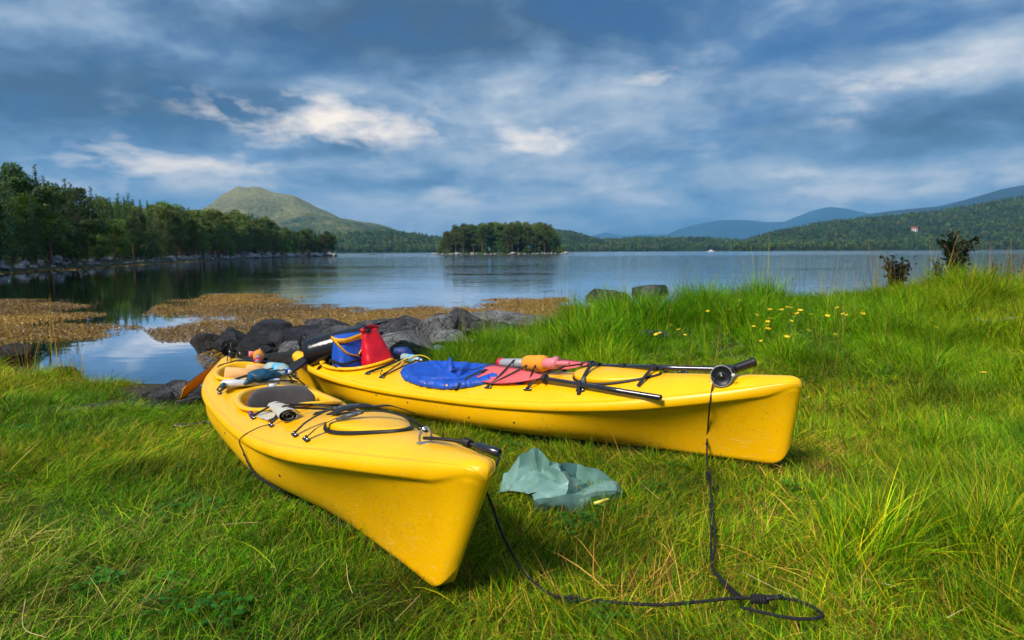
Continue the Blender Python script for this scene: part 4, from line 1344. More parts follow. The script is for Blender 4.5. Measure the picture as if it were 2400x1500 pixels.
# rear deck
for s, w in [(-3.02, .30), (-3.24, .255), (-3.02, -.30), (-3.24, -.255), (-4.06, .16), (-4.06, -.16), (-3.99, .18)]: LK.fitting(s, w)
LK.cord([(-3.02, .30, .015), (-3.05, .16, .075), (-3.08, 0, .10), (-3.04, -.16, .12), (-3.02, -.30, .02)])
LK.cord([(-3.24, .255, .015), (-3.16, .16, .06), (-3.16, 0, .09), (-3.16, -.16, .13), (-3.24, -.255, .02)])
LK.cord([(-3.02, .30, .02), (-3.10, .305, .02), (-3.24, .26, .02)])
LK.cord([(-4.06, .16, .02), (-4.1, 0, .03), (-4.06, -.16, .02)])
LK.cord([(-3.99, .18, .02), (-4.02, 0, .03), (-4.06, -.16, .03)])


def hatch_strap(K, a, b, lift, name='hatch_strap', buckle=.35):
    """webbing strap over the hatch from fitting a to fitting b, with a side-release buckle"""
    P = []
    for t in np.linspace(0, 1, 13):
        s, w = a[0]+(b[0]-a[0])*t, a[1]+(b[1]-a[1])*t
        P.append(K.dk(s, w, .014+lift*math.sin(math.pi*t)**.6))
    P = np.array(P); d = P[-1]-P[0]
    wd = np.cross(d, (0, 0, 1.0)); wd /= np.linalg.norm(wd)
    st = K.part(name, MB().strap(P, wd, .026, .003, smooth=False), M_WEB)
    i = int(buckle*12); c = (P[i]+P[i+1])/2; x = P[i+1]-P[i]; x /= np.linalg.norm(x); y = wd; z = np.cross(x, y)
    Rm = np.stack([x, y, z], 1)
    mb = MB().box(c+z*.006, (.075, .036, .018), Rm, bev=.004).box(c+z*.006+x*.043, (.036, .028, .013), Rm, bev=.003).box(c+z*.006-x*.045, (.032, .030, .012), Rm, bev=.003)
    K.part('buckle', mb, M_BUCK, st)
    return P


hatch_strap(LK, (-1.03, .258), (-.98, -.25), .052, buckle=.42)
hatch_strap(LK, (-.86, .250), (-.56, -.165), .052, buckle=.38)
LK.part('hatch_strap', MB().strap([LK.dk(-1.00, -.12, .06), LK.dk(-1.03, -.2, .075), LK.dk(-1.08, -.30, .08), LK.dk(-1.14, -.37, .07)], (1, 0, 0), .035, .004), M_WEB)
pad = [LK.dk(-.93, .12, .052), LK.dk(-.95, .05, .060), LK.dk(-.97, -.04, .062), LK.dk(-.99, -.10, .060)]
LK.part('hatch_pad', MB().strap(pad, (1, .3, 0), .085, .006), M_WEB)
# bow: pad eye, knotted cord and toggle tube
pe = LK.dk(-.13, .02)
LK.part('pad_eye', MB().tube([pe+(-.004, .02, 0), pe+(-.004, .02, .03), pe+(0, .008, .055), pe+(.004, -.008, .055), pe+(.004, -.02, .03), pe+(.004, -.02, 0)], .0042, 8).box(pe+(0, 0, .002), (.028, .062, .004), bev=.0015), M_STEEL)
t0, t1, t2 = pe+(.012, 0, .022), LK.dk(.045, -.045, .026), LK.dk(.15, -.085, .022)
mb = MB().tube([t0+(0, .012, 0), (t0+t1)/2+(0, .010, .004), t1], .0062, 8).tube([t0+(0, -.012, -.002), (t0+t1)/2+(0, -.014, -.002), t1], .0062, 8).tube([t1, t1*.4+t2*.6], .006, 8)
tg = LK.part('carry_cord', mb, M_BLK)
kn = []
for i in range(26):
    a = i*.9; kn.append(t1*(1-i/40)+t2*(i/40)*.35+t1*(i/40)*.65+np.array([0, .011*math.cos(a), .011*math.sin(a)]))
LK.part('knot', MB().tube(kn, .0055, 7, steps=4), M_BLK, tg)
e = t1*.35+t2*.65; dv = (t2-t1)/np.linalg.norm(t2-t1)
LK.part('toggle', MB().lathe(e-dv*.02, e+dv*.10, [(0, .013), (.002, .0145), (.096, .0145), (.098, .0125), (.098, .009), (.06, .009)], 14), M_SHAFT, tg)
# seat back in the front cockpit
G = []
for a in np.linspace(-1, 1, 25):
    ring = []
    for b in np.linspace(0, 2*np.pi, 18, endpoint=False):
        w = .215*a; hh = .10*(1-abs(a)**5*.75); dd = .034*(1-abs(a)**6*.8)
        cb, sb = math.cos(b), math.sin(b)
        zc = hh*np.sign(sb)*abs(sb)**.6; xc = dd*np.sign(cb)*abs(cb)**.7
        ring.append((-2.44+.05*(a*a)-.25*zc+xc, w+.01, .33+zc))
    G.append(ring)
LK.part('seat_back', MB().grid(np.array(G), cv=True, caps=True), M_PAD)
LK.part('seat_strap', MB().strap([(-2.52, .05, .39), (-2.56, .03, .43), (-2.66, .02, .41), (-2.74, .02, .33)], (0, 1, 0), .05), pmat('grey strap', (.55, .53, .50), .7, var=.1))
LK.part('seat', MB().box((-2.15, 0, .10), (.42, .40, .06), bev=.025), M_PAD)
LK.part('seat', MB().box((-3.55, 0, .12), (.40, .36, .06), bev=.025), M_PAD)
# rudder blade and fittings at the left stern
st = LK.dk(-4.46, 0)
mb = MB().box(st+(.05, 0, .03), (.10, .05, .05), bev=.01).box(st+(.0, .0, .07), (.035, .02, .14), bev=.006).tube([st+(.03, .03, .03), st+(.25, .07, .02), st+(.45, .1, .015)], .005, 6)
rd = LK.part('rudder', mb, M_PLA)
LK.part('rudder_clip', MB().box(st+(.09, .03, .065), (.06, .012, .02), bev=.004).box(st+(.15, -.05, .05), (.03, .012, .012), bev=.003), M_STEEL, rd)
for s in (-1.15, -1.62, -2.2): LK.rivet(s, .20)

# --- deck lines of the right kayak
for s, w in [(-3.24, .22), (-3.04, .24), (-1.93, .235), (-1.58, .24), (-1.175, .225), (-3.24, -.23), (-3.04, -.24), (-1.93, -.24), (-1.58, -.24), (-1.30, -.22), (-.62, -.10)]: RK.fitting(s, w)
RK.cord([(-3.24, .22, .015), (-3.16, 0, .02), (-3.10, -.15, .055), (-3.04, -.24, .015)])
RK.cord([(-3.24, .22, .02), (-3.20, 0, .02), (-3.20, -.12, .03), (-3.24, -.23, .015)])
RK.cord([(-3.04, .24, .015), (-3.0, .1, .02), (-2.98, -.1, .05), (-3.04, -.24, .015)])
RK.cord([(-3.04, .24, .02), (-3.08, .0, .03), (-3.2, -.15, .04), (-3.24, -.23, .02)])
RK.cord([(-3.24, .22, .015), (-3.15, .20, .02), (-3.10, .17, .03), (-3.09, .21, .02), (-3.04, .24, .015)], .0035)
RK.cord([(-1.93, .235, .015), (-1.90, .14, .04), (-1.86, -.0, .11), (-1.78, -.12, .06), (-1.58, -.24, .015)])
RK.cord([(-1.93, .235, .02), (-1.80, .12, .05), (-1.62, .0, .12), (-1.58, -.1, .07), (-1.58, -.24, .02)])
RK.cord([(-1.58, .24, .015), (-1.60, .16, .06), (-1.64, .0, .12), (-1.75, -.12, .05), (-1.93, -.24, .015)])
RK.cord([(-1.58, .24, .02), (-1.50, .16, .06), (-1.40, .04, .07), (-1.34, -.1, .06), (-1.30, -.22, .015)])
RK.cord([(-1.33, -.06, .02), (-1.34, -.08, .07), (-1.27, -.11, .08), (-1.20, -.13, .05)], .004)
hatch_strap(RK, (-1.175, .225), (-1.22, -.22), .058, buckle=.06)
RK.part('hatch_strap', MB().strap([RK.dk(-.80, .17, .012), RK.dk(-.78, .10, .035), RK.dk(-.77, .0, .05), RK.dk(-.76, -.10, .045), RK.dk(-.76, -.16, .012)], (1, 0, 0), .022), M_WEB)
for s, z in ((-1.62, .16), (-2.02, .17), (-2.62, .20), (-3.0, .22)): RK.rivet(s, z)
RK.part('seat', MB().box((-3.55, 0, .12), (.40, .36, .06), bev=.025), M_PAD)
RK.part('seat', MB().box((-2.25, 0, .10), (.42, .40, .06), bev=.025), M_PAD)
st = RK.dk(-4.44, 0)
rd = RK.part('rudder', MB().box(st+(.04, 0, .03), (.09, .05, .05), bev=.01).box(st+(-.02, .0, .09), (.045, .02, .16), bev=.006).tube([st+(0, .02, .10), st+(.08, .02, .16), st+(.14, .02, .10)], .006, 6), M_PLA)
RK.part('rudder_clip', MB().box(st+(-.03, .03, .05), (.07, .012, .016), bev=.004), M_STEEL, rd)

# ---------------------------------------------------------------- gear on the kayaks
class Gear:
    """a thing lying on a kayak: parts are given in that kayak's (s, w, z) and hang from an Empty at its base"""
    def __init__(g, K, name, label, cat, base, group=None):
        g.k, g.base = K.s if K is not None else None, np.asarray(base, float)
        g.b = g.k.world(g.base) if g.k else g.base
        g.root = empty(name, g.b, label, cat, group)
    def part(g, name, mb, mat, parent=None, smooth=True, angle=None, label=None):
        o = mb.obj(name, mat, parent or g.root, base=g.b, k=g.k, smooth=smooth, angle=angle, label=label)
        return o


def cloth(G, amp, scale, seed):
    """wrinkle a grid of points along its normals"""
    du = np.gradient(G, axis=0); dv = np.gradient(G, axis=1)
    N = np.cross(du, dv); N /= np.linalg.norm(N, axis=2, keepdims=True)+1e-9
    n = 1-np.abs(fbm(G, scale, 3, seed)*2-1)*2
    return G+N*(n*amp)[..., None]


M_BLUE = pmat('blue coated cloth', (.008, .075, .46), .45, var=.25, vscale=9, bump=.5, bscale=30)
M_RED = pmat('red dry bag cloth', (.62, .006, .018), .40, var=.15, vscale=7, bump=.2, bscale=30)
M_DRYB = pmat('black vinyl', (.012, .013, .016), .20, var=.2, vscale=7, bump=.15, bscale=18)
M_YTRIM = pmat('yellow webbing', (.72, .36, .01), .6, var=.12, vscale=30, bump=.2, bscale=200)
M_WHITE = pmat('white plastic', (.70, .70, .70), .4, var=.06)
M_PET = pmat('clear bottle plastic', (.62, .82, .86), .10, var=.05, trans=.55, ior=1.3)
M_CAP = pmat('blue bottle cap', (.02, .10, .55), .35, var=.1)
M_LABEL = pmat('bottle label', (.10, .42, .66), .4, var=.35, vscale=40)
M_GREYT = pmat('grey pump tube', (.30, .31, .34), .35, var=.1)
M_REDP = pmat('red plastic', (.62, .012, .035), .35, var=.1)
M_FOAM = pmat('orange foam', (.78, .30, .02), .75, var=.1, vscale=20, bump=.15, bscale=90)
M_PINKP = pmat('pink plastic', (.72, .21, .24), .35, var=.1)
M_PEACH = pmat('peach foam board', (.78, .42, .16), .7, var=.1, vscale=12, bump=.1, bscale=80)
M_TEAL = pmat('dark teal nylon', (.008, .060, .115), .45, var=.35, vscale=20, bump=.3, bscale=60)
M_BOARD = pmat('white map case', (.55, .58, .64), .25, var=.1, vscale=10)
M_CREAM = pmat('cream pouch', (.58, .55, .46), .35, var=.15, vscale=25, bump=.2, bscale=60)

# --- cockpit cover, gathered over the right kayak's front rim
g = Gear(RK, 'cockpit_cover', 'bright blue gathered cover sagging over the right kayak\'s cockpit', 'cover', (-2.42, 0, .36))
na, rows = 180, []
S0, W0, c_, s_ = ring_pts(-2.42, .46, .26, na, 2.1)
a_ = np.linspace(0, 2*np.pi, na, endpoint=False)
zz = np.array([float(KR.deck(x, y)) for x, y in zip(S0, W0)])
ruf = .5*np.sin(a_*46+2*np.sin(a_*5))+.5*np.sin(a_*31+1.3)
for i, (q, z, am) in enumerate(((1.10, -.004, .0), (1.15, .004, .024), (1.16, .014, .032), (1.14, .028, .022), (1.09, .040, .010), (1.03, .043, .004), (.97, .034, .005), (.88, .014, .005), (.76, -.006, .003), (.62, -.022, 0), (.46, -.032, 0), (.3, -.036, 0), (.15, -.038, 0), (.03, -.038, 0))):
    rr = q+am*ruf*1.6
    rows.append(np.stack([-2.42+(S0+2.42)*rr, W0*rr, zz*min(1, q)+(1-min(1, q))*.36+z+am*.35*ruf], 1))
G = np.array(rows).transpose(1, 0, 2)
mid = (np.arange(G.shape[1]) > 5)
fold = np.zeros(G.shape[:2])
th = np.arctan2(G[..., 1], G[..., 0]+2.42)
rad = np.hypot((G[..., 0]+2.42)/.46, G[..., 1]/.26)
for ang, amp, wd in ((-2.0, .085, .10), (-1.3, .04, .06), (2.5, .035, .06), (2.1, -.02, .05), (.9, .03, .07), (1.25, -.02, .06), (.1, .055, .16), (-.35, .035, .05), (-2.8, .035, .06), (1.7, .025, .05), (.45, .03, .05), (-.8, -.02, .06)):
    d = np.angle(np.exp(1j*(th-ang)))
    fold += amp*np.exp(-(d/wd)**2)*np.clip(1.05-rad, 0, 1)**.5*np.clip(rad*2.5, 0, 1)
G[..., 2] += fold*mid[None]
Gc = np.concatenate([G, G[:1]], 0)
Gc = cloth(Gc, .012, 13, 4)
Gc[-1] = Gc[0]
g.part('fabric', MB().grid(Gc), M_BLUE)
pk = KR.deck(-2.62, -.12)
peak = []
for a in np.linspace(0, 6.283, 10, endpoint=False):
    peak.append([(-2.60+.055*math.cos(a)*q+.02*(1-q), -.10+.05*math.sin(a)*q, .345+.125*(1-q)**1.4+.004*math.sin(3*a)) for q in (1, .7, .45, .25, .1)])
g.part('gathered_peak', MB().grid(np.array(peak), cu=True), M_BLUE)
tail = np.array([[RK.dk(s, w, .014+.010*math.sin(30*w+8*s)+.008*math.sin(21*s-12*w)) for w in np.linspace(-.20, .17+.05*(s+2.05), 16)] for s in np.linspace(-2.05, -1.66, 12)])
g.part('apron', MB().grid(tail), M_BLUE)
g.part('strap', MB().strap([RK.dk(-2.20, .30, .015), RK.dk(-2.16, .24, .05), RK.dk(-2.10, .12, .065), RK.dk(-2.02, -.02, .06), RK.dk(-1.95, -.10, .03)], (1, 0, 0), .03), M_WEB)
g.part('draw_cord', MB().tube([RK.dk(-2.45, .02, .035), RK.dk(-2.25, .0, .05), RK.dk(-2.1, -.05, .08), RK.dk(-1.98, -.10, .06)], .0035, 6), M_BLK)

# --- bags in the rear cockpit of the right kayak
g = Gear(RK, 'dry_bag', 'long shiny black dry bag lying across the stern', 'bag', (-3.9, 0, .40))
a, b = np.array([-4.10, .20, .455]), np.array([-3.62, -.22, .55])
L = np.linalg.norm(b-a)
prof = [(0, .02), (.004, .075), (.012, .104), (.03, .124), (.08, .134), (L*.5, .138), (L-.08, .134), (L-.03, .12), (L-.012, .09), (L, .02)]
mb = MB().lathe(a, b, prof, 40)
v = mb.v[0]
v += ((fbm(v, 14, 3, 3)-.5)*.02)[:, None]*np.array([.3, .3, 1])
g.part('body', mb, M_DRYB)
d = (b-a)/L
g.part('closure', MB().strap([b-d*.16+(0, .02, .115), b-d*.10+(.01, .0, .135), b-d*.04+(0, -.02, .12)], (0, .4, 0), .03).box(b-d*.10+(0, 0, .13), (.05, .03, .02), bev=.006), M_PLA)


def soft_bag(K, name, label, cat, foot, top, hgt, mat, seed, amp=.012, tilt=(0, 0), group=None, roll=0.0):
    """a standing soft bag: foot half sizes (s, w) at base centre; top half sizes"""
    g = Gear(K, name, label, cat, foot[:3])
    nz, na = 16, 36
    G = np.zeros((nz, na, 3))
    for i in range(nz):
        t = i/(nz-1); hs = foot[3]*(1-t)+top[0]*t; hw = foot[4]*(1-t)+top[1]*t
        bulge = 1+.10*math.sin(math.pi*t)
        for j in range(na):
            a = 2*math.pi*j/na; cs, sn = math.cos(a), math.sin(a); q = 2/3.2
            x, y = hs*bulge*np.sign(cs)*abs(cs)**q, hw*bulge*np.sign(sn)*abs(sn)**q
            x, y = x*math.cos(roll)-y*math.sin(roll), x*math.sin(roll)+y*math.cos(roll)
            G[i, j] = (foot[0]+x+tilt[0]*t, foot[1]+y+tilt[1]*t, foot[2]+hgt*t)
    G2 = np.concatenate([G, G[:, :1]], 1)
    G2 = cloth(G2, amp, 9, seed); G2[:, -1] = G2[:, 0]
    g.part('body', MB().grid(G2[:, :-1], cv=True, caps=True), mat)
    return g, G


g, G = soft_bag(RK, 'blue_bag', 'blue cloth bag with yellow webbing standing in the rear cockpit', 'bag', (-3.62, .06, .26, .14, .18), (.10, .14), .37, M_BLUE, 11, .012, (-.03, -.03), roll=.25)
def on_bag(t, j): # point on the bag's side
    i = t*(G.shape[0]-1); a = int(min(i, G.shape[0]-2)); f = i-a
    jj = int(j) % G.shape[1]; p = G[a, jj]*(1-f)+G[a+1, jj]*f
    c = (G[a].mean(0)*(1-f)+G[a+1].mean(0)*f); o = p-c; return p+o/np.linalg.norm(o)*.014
J = G.shape[1]
for pts in ([(.97, 10), (.94, 7), (.92, 4), (.92, 1), (.97, -3)], [(.95, 9), (.80, 5), (.62, 2), (.50, 0)], [(.93, -1), (.75, -1), (.55, 0)]):
    g.part('yellow_webbing', MB().strap([on_bag(t, j) for t, j in pts], (0, 0, 1) if pts[1][0] > .9 else (1, .3, .4), .042, .004), M_YTRIM)
g.part('strap', MB().strap([on_bag(.15, 12), on_bag(.44, 10), on_bag(.47, 8), on_bag(.40, 4), on_bag(.43, 0)], (0, 0, 1), .022, .004), M_WEB)
g.part('strap', MB().strap([on_bag(.45, 9), on_bag(.32, 7), on_bag(.26, 5), on_bag(.24, 3)], (.5, 0, .5), .014, .004), M_WEB)
g.part('handle', MB().strap([(-3.80, .20, .40), (-3.86, .24, .36), (-3.88, .25, .31), (-3.82, .24, .30), (-3.77, .22, .34)], (0, .5, .5), .03, .004), M_WEB)

g, G = soft_bag(RK, 'red_dry_bag', 'red tapering dry bag with black buckle standing in the rear cockpit', 'bag', (-3.40, -.06, .26, .12, .16), (.035, .075), .41, M_RED, 12, .013, (-.06, .02), roll=.25)
tp = G[-1].mean(0)
g.part('roll_top', MB().tube([tp+(0, .085, -.005), tp+(0, 0, .015), tp+(0, -.10, -.005)], .020, 8), M_RED)
g.part('buckle', MB().box(tp+(.02, .03, -.012), (.03, .05, .035), bev=.006).strap([tp+(0, .08, .012), tp+(.01, .04, .03), tp+(0, -.08, .02)], (1, 0, 0), .025), M_PLA)
g = Gear(RK, 'blue_bag', 'small rolled dark blue bag tucked behind the red bag', 'bag', (-3.28, -.24, .36))
g.part('body', MB().tube([(-3.35, -.20, .44), (-3.27, -.25, .42), (-3.22, -.27, .38)], [.03, .05, .035], 12), pmat('navy cloth', (.01, .035, .20), .5, var=.3, vscale=20, bump=.4, bscale=50))

# --- bottles


def bottle(K, label, a, d, L, r, group='water bottles'):
    a, d = np.array(a), np.array(d, float); d /= np.linalg.norm(d); b = a+d*L
    g = Gear(K, 'water_bottle', label, 'bottle', a)
    prof = [(0, r*.7), (.008, r*.95), (.02, r), (L*.3, r), (L*.34, r*.92), (L*.38, r), (L*.66, r), (L*.72, r*.95), (L*.84, r*.55), (L*.90, r*.36), (L*.93, r*.36)]
    g.part('body', MB().lathe(a, b, prof, 24), M_PET)
    g.part('label_band', MB().lathe(a, b, [(L*.40, r*1.01), (L*.401, r*1.02), (L*.64, r*1.02), (L*.641, r*1.01)], 24), M_LABEL)
    g.part('cap', MB().lathe(a, b, [(L*.90, r*.40), (L*.901, r*.46), (L*.96, r*.46), (L*.965, r*.40)], 18), M_CAP)
    g.part('nozzle', MB().lathe(a, b, [(L*.96, r*.30), (L*1.01, r*.26), (L*1.02, r*.14)], 14), M_WHITE)


bottle(LK, 'clear bottle with blue and white cap on the left kayak, pointing at the camera', (-3.32, -.10, .45), (.27, -.09, .0), .30, .058)
bottle(RK, 'clear bottle under the bungees left of the blue cover', (-3.22, -.17, .40), (.30, .02, -.01), .25, .034)
g = Gear(RK, 'yellow_rope', 'yellow cord looped over the bottle on the right kayak', 'cord', (-3.1, .0, .38))
g.part('cord', MB().tube([RK.dk(-3.18, .14, .006), RK.dk(-3.14, .0, .02), RK.dk(-3.08, -.10, .06), RK.dk(-3.0, -.16, .085), RK.dk(-2.93, -.20, .06), RK.dk(-2.92, -.23, .01)], .0045, 7), pmat('yellow rope', (.75, .55, .02), .6, var=.2, vscale=80))

# --- things under the left kayak's rear bungees
g = Gear(LK, 'map_case', 'white rectangular case under the bungees behind the open cockpit', 'case', (-3.08, .05, .37))
Rm = np.array(Euler((0, -.06, .20)).to_matrix())
g.part('board', MB().box((-3.05, .08, .392), (.17, .40, .045), Rm, bev=.008), M_BOARD)
g.part('edge', MB().box((-3.005, .275, .385), (.16, .025, .05), Rm, bev=.006), M_TEAL)
g = Gear(LK, 'stuff_sack', 'crumpled dark teal sack on the white case', 'bag', (-3.02, -.02, .40))
v, f = ico(4)
v = v*np.array((.075, .115, .05))
v = v*(1+.35*(fbm(v, 16, 4, 8)-.5)[:, None]*2); v = v+np.array((-3.0, .01, .435))
g.part('body', MB().add(v, f), M_TEAL)
g.part('drawstring_end', MB().tube([(-2.96, .09, .43), (-2.93, .125, .41), (-2.92, .15, .395)], [.03, .022, .012], 10), M_TEAL)
g.part('strap', MB().strap([(-2.93, .05, .40), (-2.91, -.06, .405), (-2.92, -.17, .40), (-2.95, -.22, .385)], (1, 0, .2), .03, .008), M_WEB)
g = Gear(LK, 'foam_block', 'peach coloured foam block in the left kayak\'s rear cockpit', 'foam block', (-3.48, .05, .33))
g.part('block', MB().box((-3.46, .055, .405), (.20, .27, .09), np.array(Euler((.10, -.15, .30)).to_matrix()), bev=.010), M_PEACH)
g.part('block', MB().box((-3.50, -.04, .432), (.16, .15, .06), np.array(Euler((.05, -.25, .15)).to_matrix()), bev=.008), M_PEACH)
g = Gear(LK, 'rolled_pouch', 'rolled cream plastic pouch under the left kayak\'s front bungees', 'pouch', (-1.6, .22, .37))
P0, P1 = np.array([-1.86, .17, 0]), np.array([-1.36, .205, 0])
sp = [(th/9.0) for th in range(0, 46)]
G = []
for t in np.linspace(0, 1, 12):
    p = P0*(1-t)+P1*t; z0 = float(KL.deck(p[0], p[1]))
    row = []
    rr = .034+.010*t
    for q in np.linspace(0, 15.5, 70):
        rad = rr*(.25+.75*q/15.5)
        row.append((p[0], p[1]+rad*math.cos(q)*1.35, z0+.034+rad*math.sin(q)*.85))
    G.append(row)
g.part('roll', MB().grid(cloth(np.array(G), .002, 20, 5)), M_CREAM)
flap = np.array([[(s, w, float(KL.deck(s, w))+.012+.004*math.sin(20*s+9*w)) for w in np.linspace(.12, .27, 8)] for s in np.linspace(-1.95, -1.58, 10)])
g.part('flap', MB().grid(flap), M_CREAM)
g = Gear(LK, 'float_clip', 'small purple knob beside the cream pouch', 'clip', LK.dk(-1.92, .285))
g.part('knob', MB().lathe(LK.dk(-1.92, .285, 0), LK.dk(-1.95, .285, .05), [(0, .006), (.012, .012), (.03, .014), (.04, .009), (.043, .003)], 12), pmat('purple plastic', (.09, .03, .16), .4))


def bilge_pump(K, label, a, b, r=.030):
    a, b = np.array(a), np.array(b); L = np.linalg.norm(b-a); d = (b-a)/L
    g = Gear(K, 'bilge_pump', label, 'hand pump', a, 'hand pumps on the kayaks')
    g.part('end_ring', MB().lathe(a, b, [(0, r*.75), (0, r*1.18), (.03, r*1.18), (.032, r)], 22), M_REDP)
    g.part('barrel', MB().lathe(a, b, [(-.002, r*.7), (.03, r), (L*.60, r), (L*.601, r*.9)], 22), M_GREYT)
    g.part('float_sleeve', MB().lathe(a, b, [(L*.52, r), (L*.53, r*1.5), (L*.56, r*1.62), (L*.82, r*1.62), (L*.87, r*1.45), (L*.89, r*.9)], 22), M_FOAM)
    s = np.cross(d, (0, 0, 1.0)); s /= np.linalg.norm(s)
    hd = g.part('pump_head', MB().lathe(a, b, [(L*.86, r*.9), (L*.87, r*1.05), (L*1.06, r*1.05), (L*1.08, r*.8)], 20), M_PINKP)
    q = a+d*L*.94
    g.part('spout', MB().lathe(q+s*.012, q+s*.085+d*-.01, [(0, r*.8), (.05, r*.85), (.072, r*1.0), (.074, r*.8), (.03, r*.7), (.029, .002)], 20), M_PINKP, hd)
    g.part('grip', MB().lathe(a+d*L*1.06, a+d*(L*1.06+.12), [(0, r*.4), (.005, r*.45), (.115, r*.42), (.12, r*.3)], 14), M_PINKP, hd)


bilge_pump(RK, 'grey and orange hand pump with red end under the right kayak\'s front bungees', RK.dk(-2.04, -.06, .080), RK.dk(-1.50, .035, .090), .036)
bilge_pump(LK, 'orange and pink hand pump at the left kayak\'s stern', LK.dk(-3.93, -.13, .05), LK.dk(-4.22, -.20, .10), .028)


# --- paddles
def blade_mesh(tip, neck, nrm, wid, curve=.03, th=.006, n=20, asym=.0):
    tip, neck, nrm = (np.asarray(x, float) for x in (tip, neck, nrm))
    d = neck-tip; L = np.linalg.norm(d); d = d/L
    nrm = nrm-d*np.dot(nrm, d); nrm /= np.linalg.norm(nrm); s = np.cross(nrm, d)
    rows = []
    for t in np.linspace(0, 1, n):
        w = wid*.5*min(1, (t/.10+.25))**.6*(1-max(0, (t-.35)/.65)**1.5*.82)
        if t < .02: w = wid*.30
        row = []
        for q in (-1, -.6, -.25, 0, .25, .6, 1, .6, .25, 0, -.25, -.6):
            k = len(row); side = 1 if k < 7 else -1
            h = th*(1-.7*abs(q)) + (.010*max(0, (t-.5)*2)*(1-abs(q)))
            row.append(tip+d*L*t+s*w*(q+asym*(1-t)*.3)+nrm*(side*h*.5+curve*(t-.5)**2*2+.012*(abs(q)-.5)*(1-t)))
        rows.append(row)
    return MB().grid(np.array(rows), cv=True, caps=True)


def half_paddle(K, label, tip, neck, end, nrm, wid=.18, kind='pink', grp='paddles', blade_part=M_PINK):
    g = Gear(K, 'split_paddle', label, 'paddle', neck, grp)
    tip, neck, end = np.array(tip), np.array(neck), np.array(end)
    g.part('blade', blade_mesh(tip, neck, nrm, wid), blade_part)
    d = (end-neck)/np.linalg.norm(end-neck); L = np.linalg.norm(end-neck)
    g.part('shaft', MB().lathe(neck-d*.05, end, [(0, .011), (.05, .0165), (L*.45, .0165), (L*.452, .0178), (L*.75, .0178), (L*.752, .0165), (L+.048, .0165), (L+.05, .015), (L+.05, .012), (L, .012)], 18), M_SHAFT)
    g.part('drip_ring', MB().lathe(neck+d*.02, end, [(0, .016), (.002, .026), (.006, .034), (.012, .036), (.018, .030), (.022, .017)], 22), M_BLK)
    return g


g = half_paddle(RK, 'pink paddle half nearest the camera, its black shaft jutting over the gunwale', RK.dk(-2.10, .09, .040), RK.dk(-1.50, .175, .045), np.array([-.60, .285, .425]), (0, .42, 1), .21)
g.part('strap', MB().strap([RK.dk(-1.19, .20, .005), (-1.20, .195, .435), (-1.19, .213, .458), (-1.18, .235, .43), RK.dk(-1.17, .26, .002)], (1, 0, 0), .024), M_WEB)
g = half_paddle(RK, 'pink paddle half on the far side of the right kayak, shaft along the hatch', RK.dk(-1.86, -.16, .055), RK.dk(-1.30, -.10, .045), np.array([-.36, -.015, .535]), (0, .35, 1), .18)
for s in (-1.02, -.80):
    w = -.10+.085*(s+1.30)/.94; z = float(RK.dk(-1.30, -.10, .045)[2]); zc = z+(.535-z)*(s+1.30)/.94
    g.part('strap', MB().strap([(s, w-.02, zc-.025), (s, w-.02, zc+.012), (s, w, zc+.021), (s, w+.02, zc+.012), (s, w+.02, zc-.025)], (1, 0, 0), .03, .003), M_WEB)
# black round-faced mount with a ribbed grip at the right kayak's bow
c = np.array([-.30, .13, .535])
toc = KR.A @ (np.array([0, 0, CAM_H])-KR.world(c)); toc /= np.linalg.norm(toc); toc[2] *= .6
g = Gear(RK, 'suction_mount', 'black round suction mount with ribbed grip on the right kayak\'s bow', 'mount', c-(0, 0, .06))
g.part('suction_cup', MB().lathe(c-toc*.03, c+toc*.03, [(0, .02), (.004, .05), (.012, .058), (.018, .058), (.017, .052), (.010, .040), (.006, .022), (.009, .018), (.009, .012), (.012, .010), (.013, .004)], 36), M_PLA)
g.part('rim', MB().tube([c-toc*.012+.0585*(math.cos(a)*np.cross(toc, (0, 0, 1.0))/np.linalg.norm(np.cross(toc, (0, 0, 1.0)))+math.sin(a)*np.cross(np.cross(toc, (0, 0, 1.0)), toc)/np.linalg.norm(np.cross(np.cross(toc, (0, 0, 1.0)), toc))/np.linalg.norm(toc)) for a in np.linspace(0, 6.283, 30, endpoint=False)], .0022, 6, smooth=False, closed=True), pmat('grey rim', (.35, .34, .38), .3))
g.part('hub_screw', MB().lathe(c-toc*.016, c+toc*.02, [(0, .006), (.006, .006), (.008, .003)], 10), M_STEEL)
bx = c+np.array([.02, -.06, .022])
g.part('clamp_body', MB().box(bx, (.075, .055, .05), bev=.008).box(bx+(-.06, -.01, -.012), (.05, .04, .035), bev=.008), M_PLA)
ga, gb = bx+(.02, -.03, .0), bx+(.02, -.03, .0)+np.array([.10, -.10, .03])
prof = []
for i in range(9):
    t = .012*i+.004; prof += [(t, .020), (t+.003, .025), (t+.008, .025), (t+.011, .020)]
prof = [(0, .016)]+prof+[(.114, .028), (.128, .028), (.134, .020)]
g.part('ribbed_grip', MB().lathe(ga, gb, prof, 20), M_PLA)
g.part('wire_ring', MB().tube([c+(-.05, .02, -.02)+.02*np.array([math.cos(a)*.7, .2, math.sin(a)]) for a in np.linspace(0, 6.283, 14, endpoint=False)], .0012, 5, smooth=False, closed=True), M_STEEL)
g.part('tab', MB().lathe(c+(.062, -.01, .01), c+(.075, .02, .01), [(0, .006), (.004, .010), (.010, .010), (.012, .006)], 10), M_WHITE)

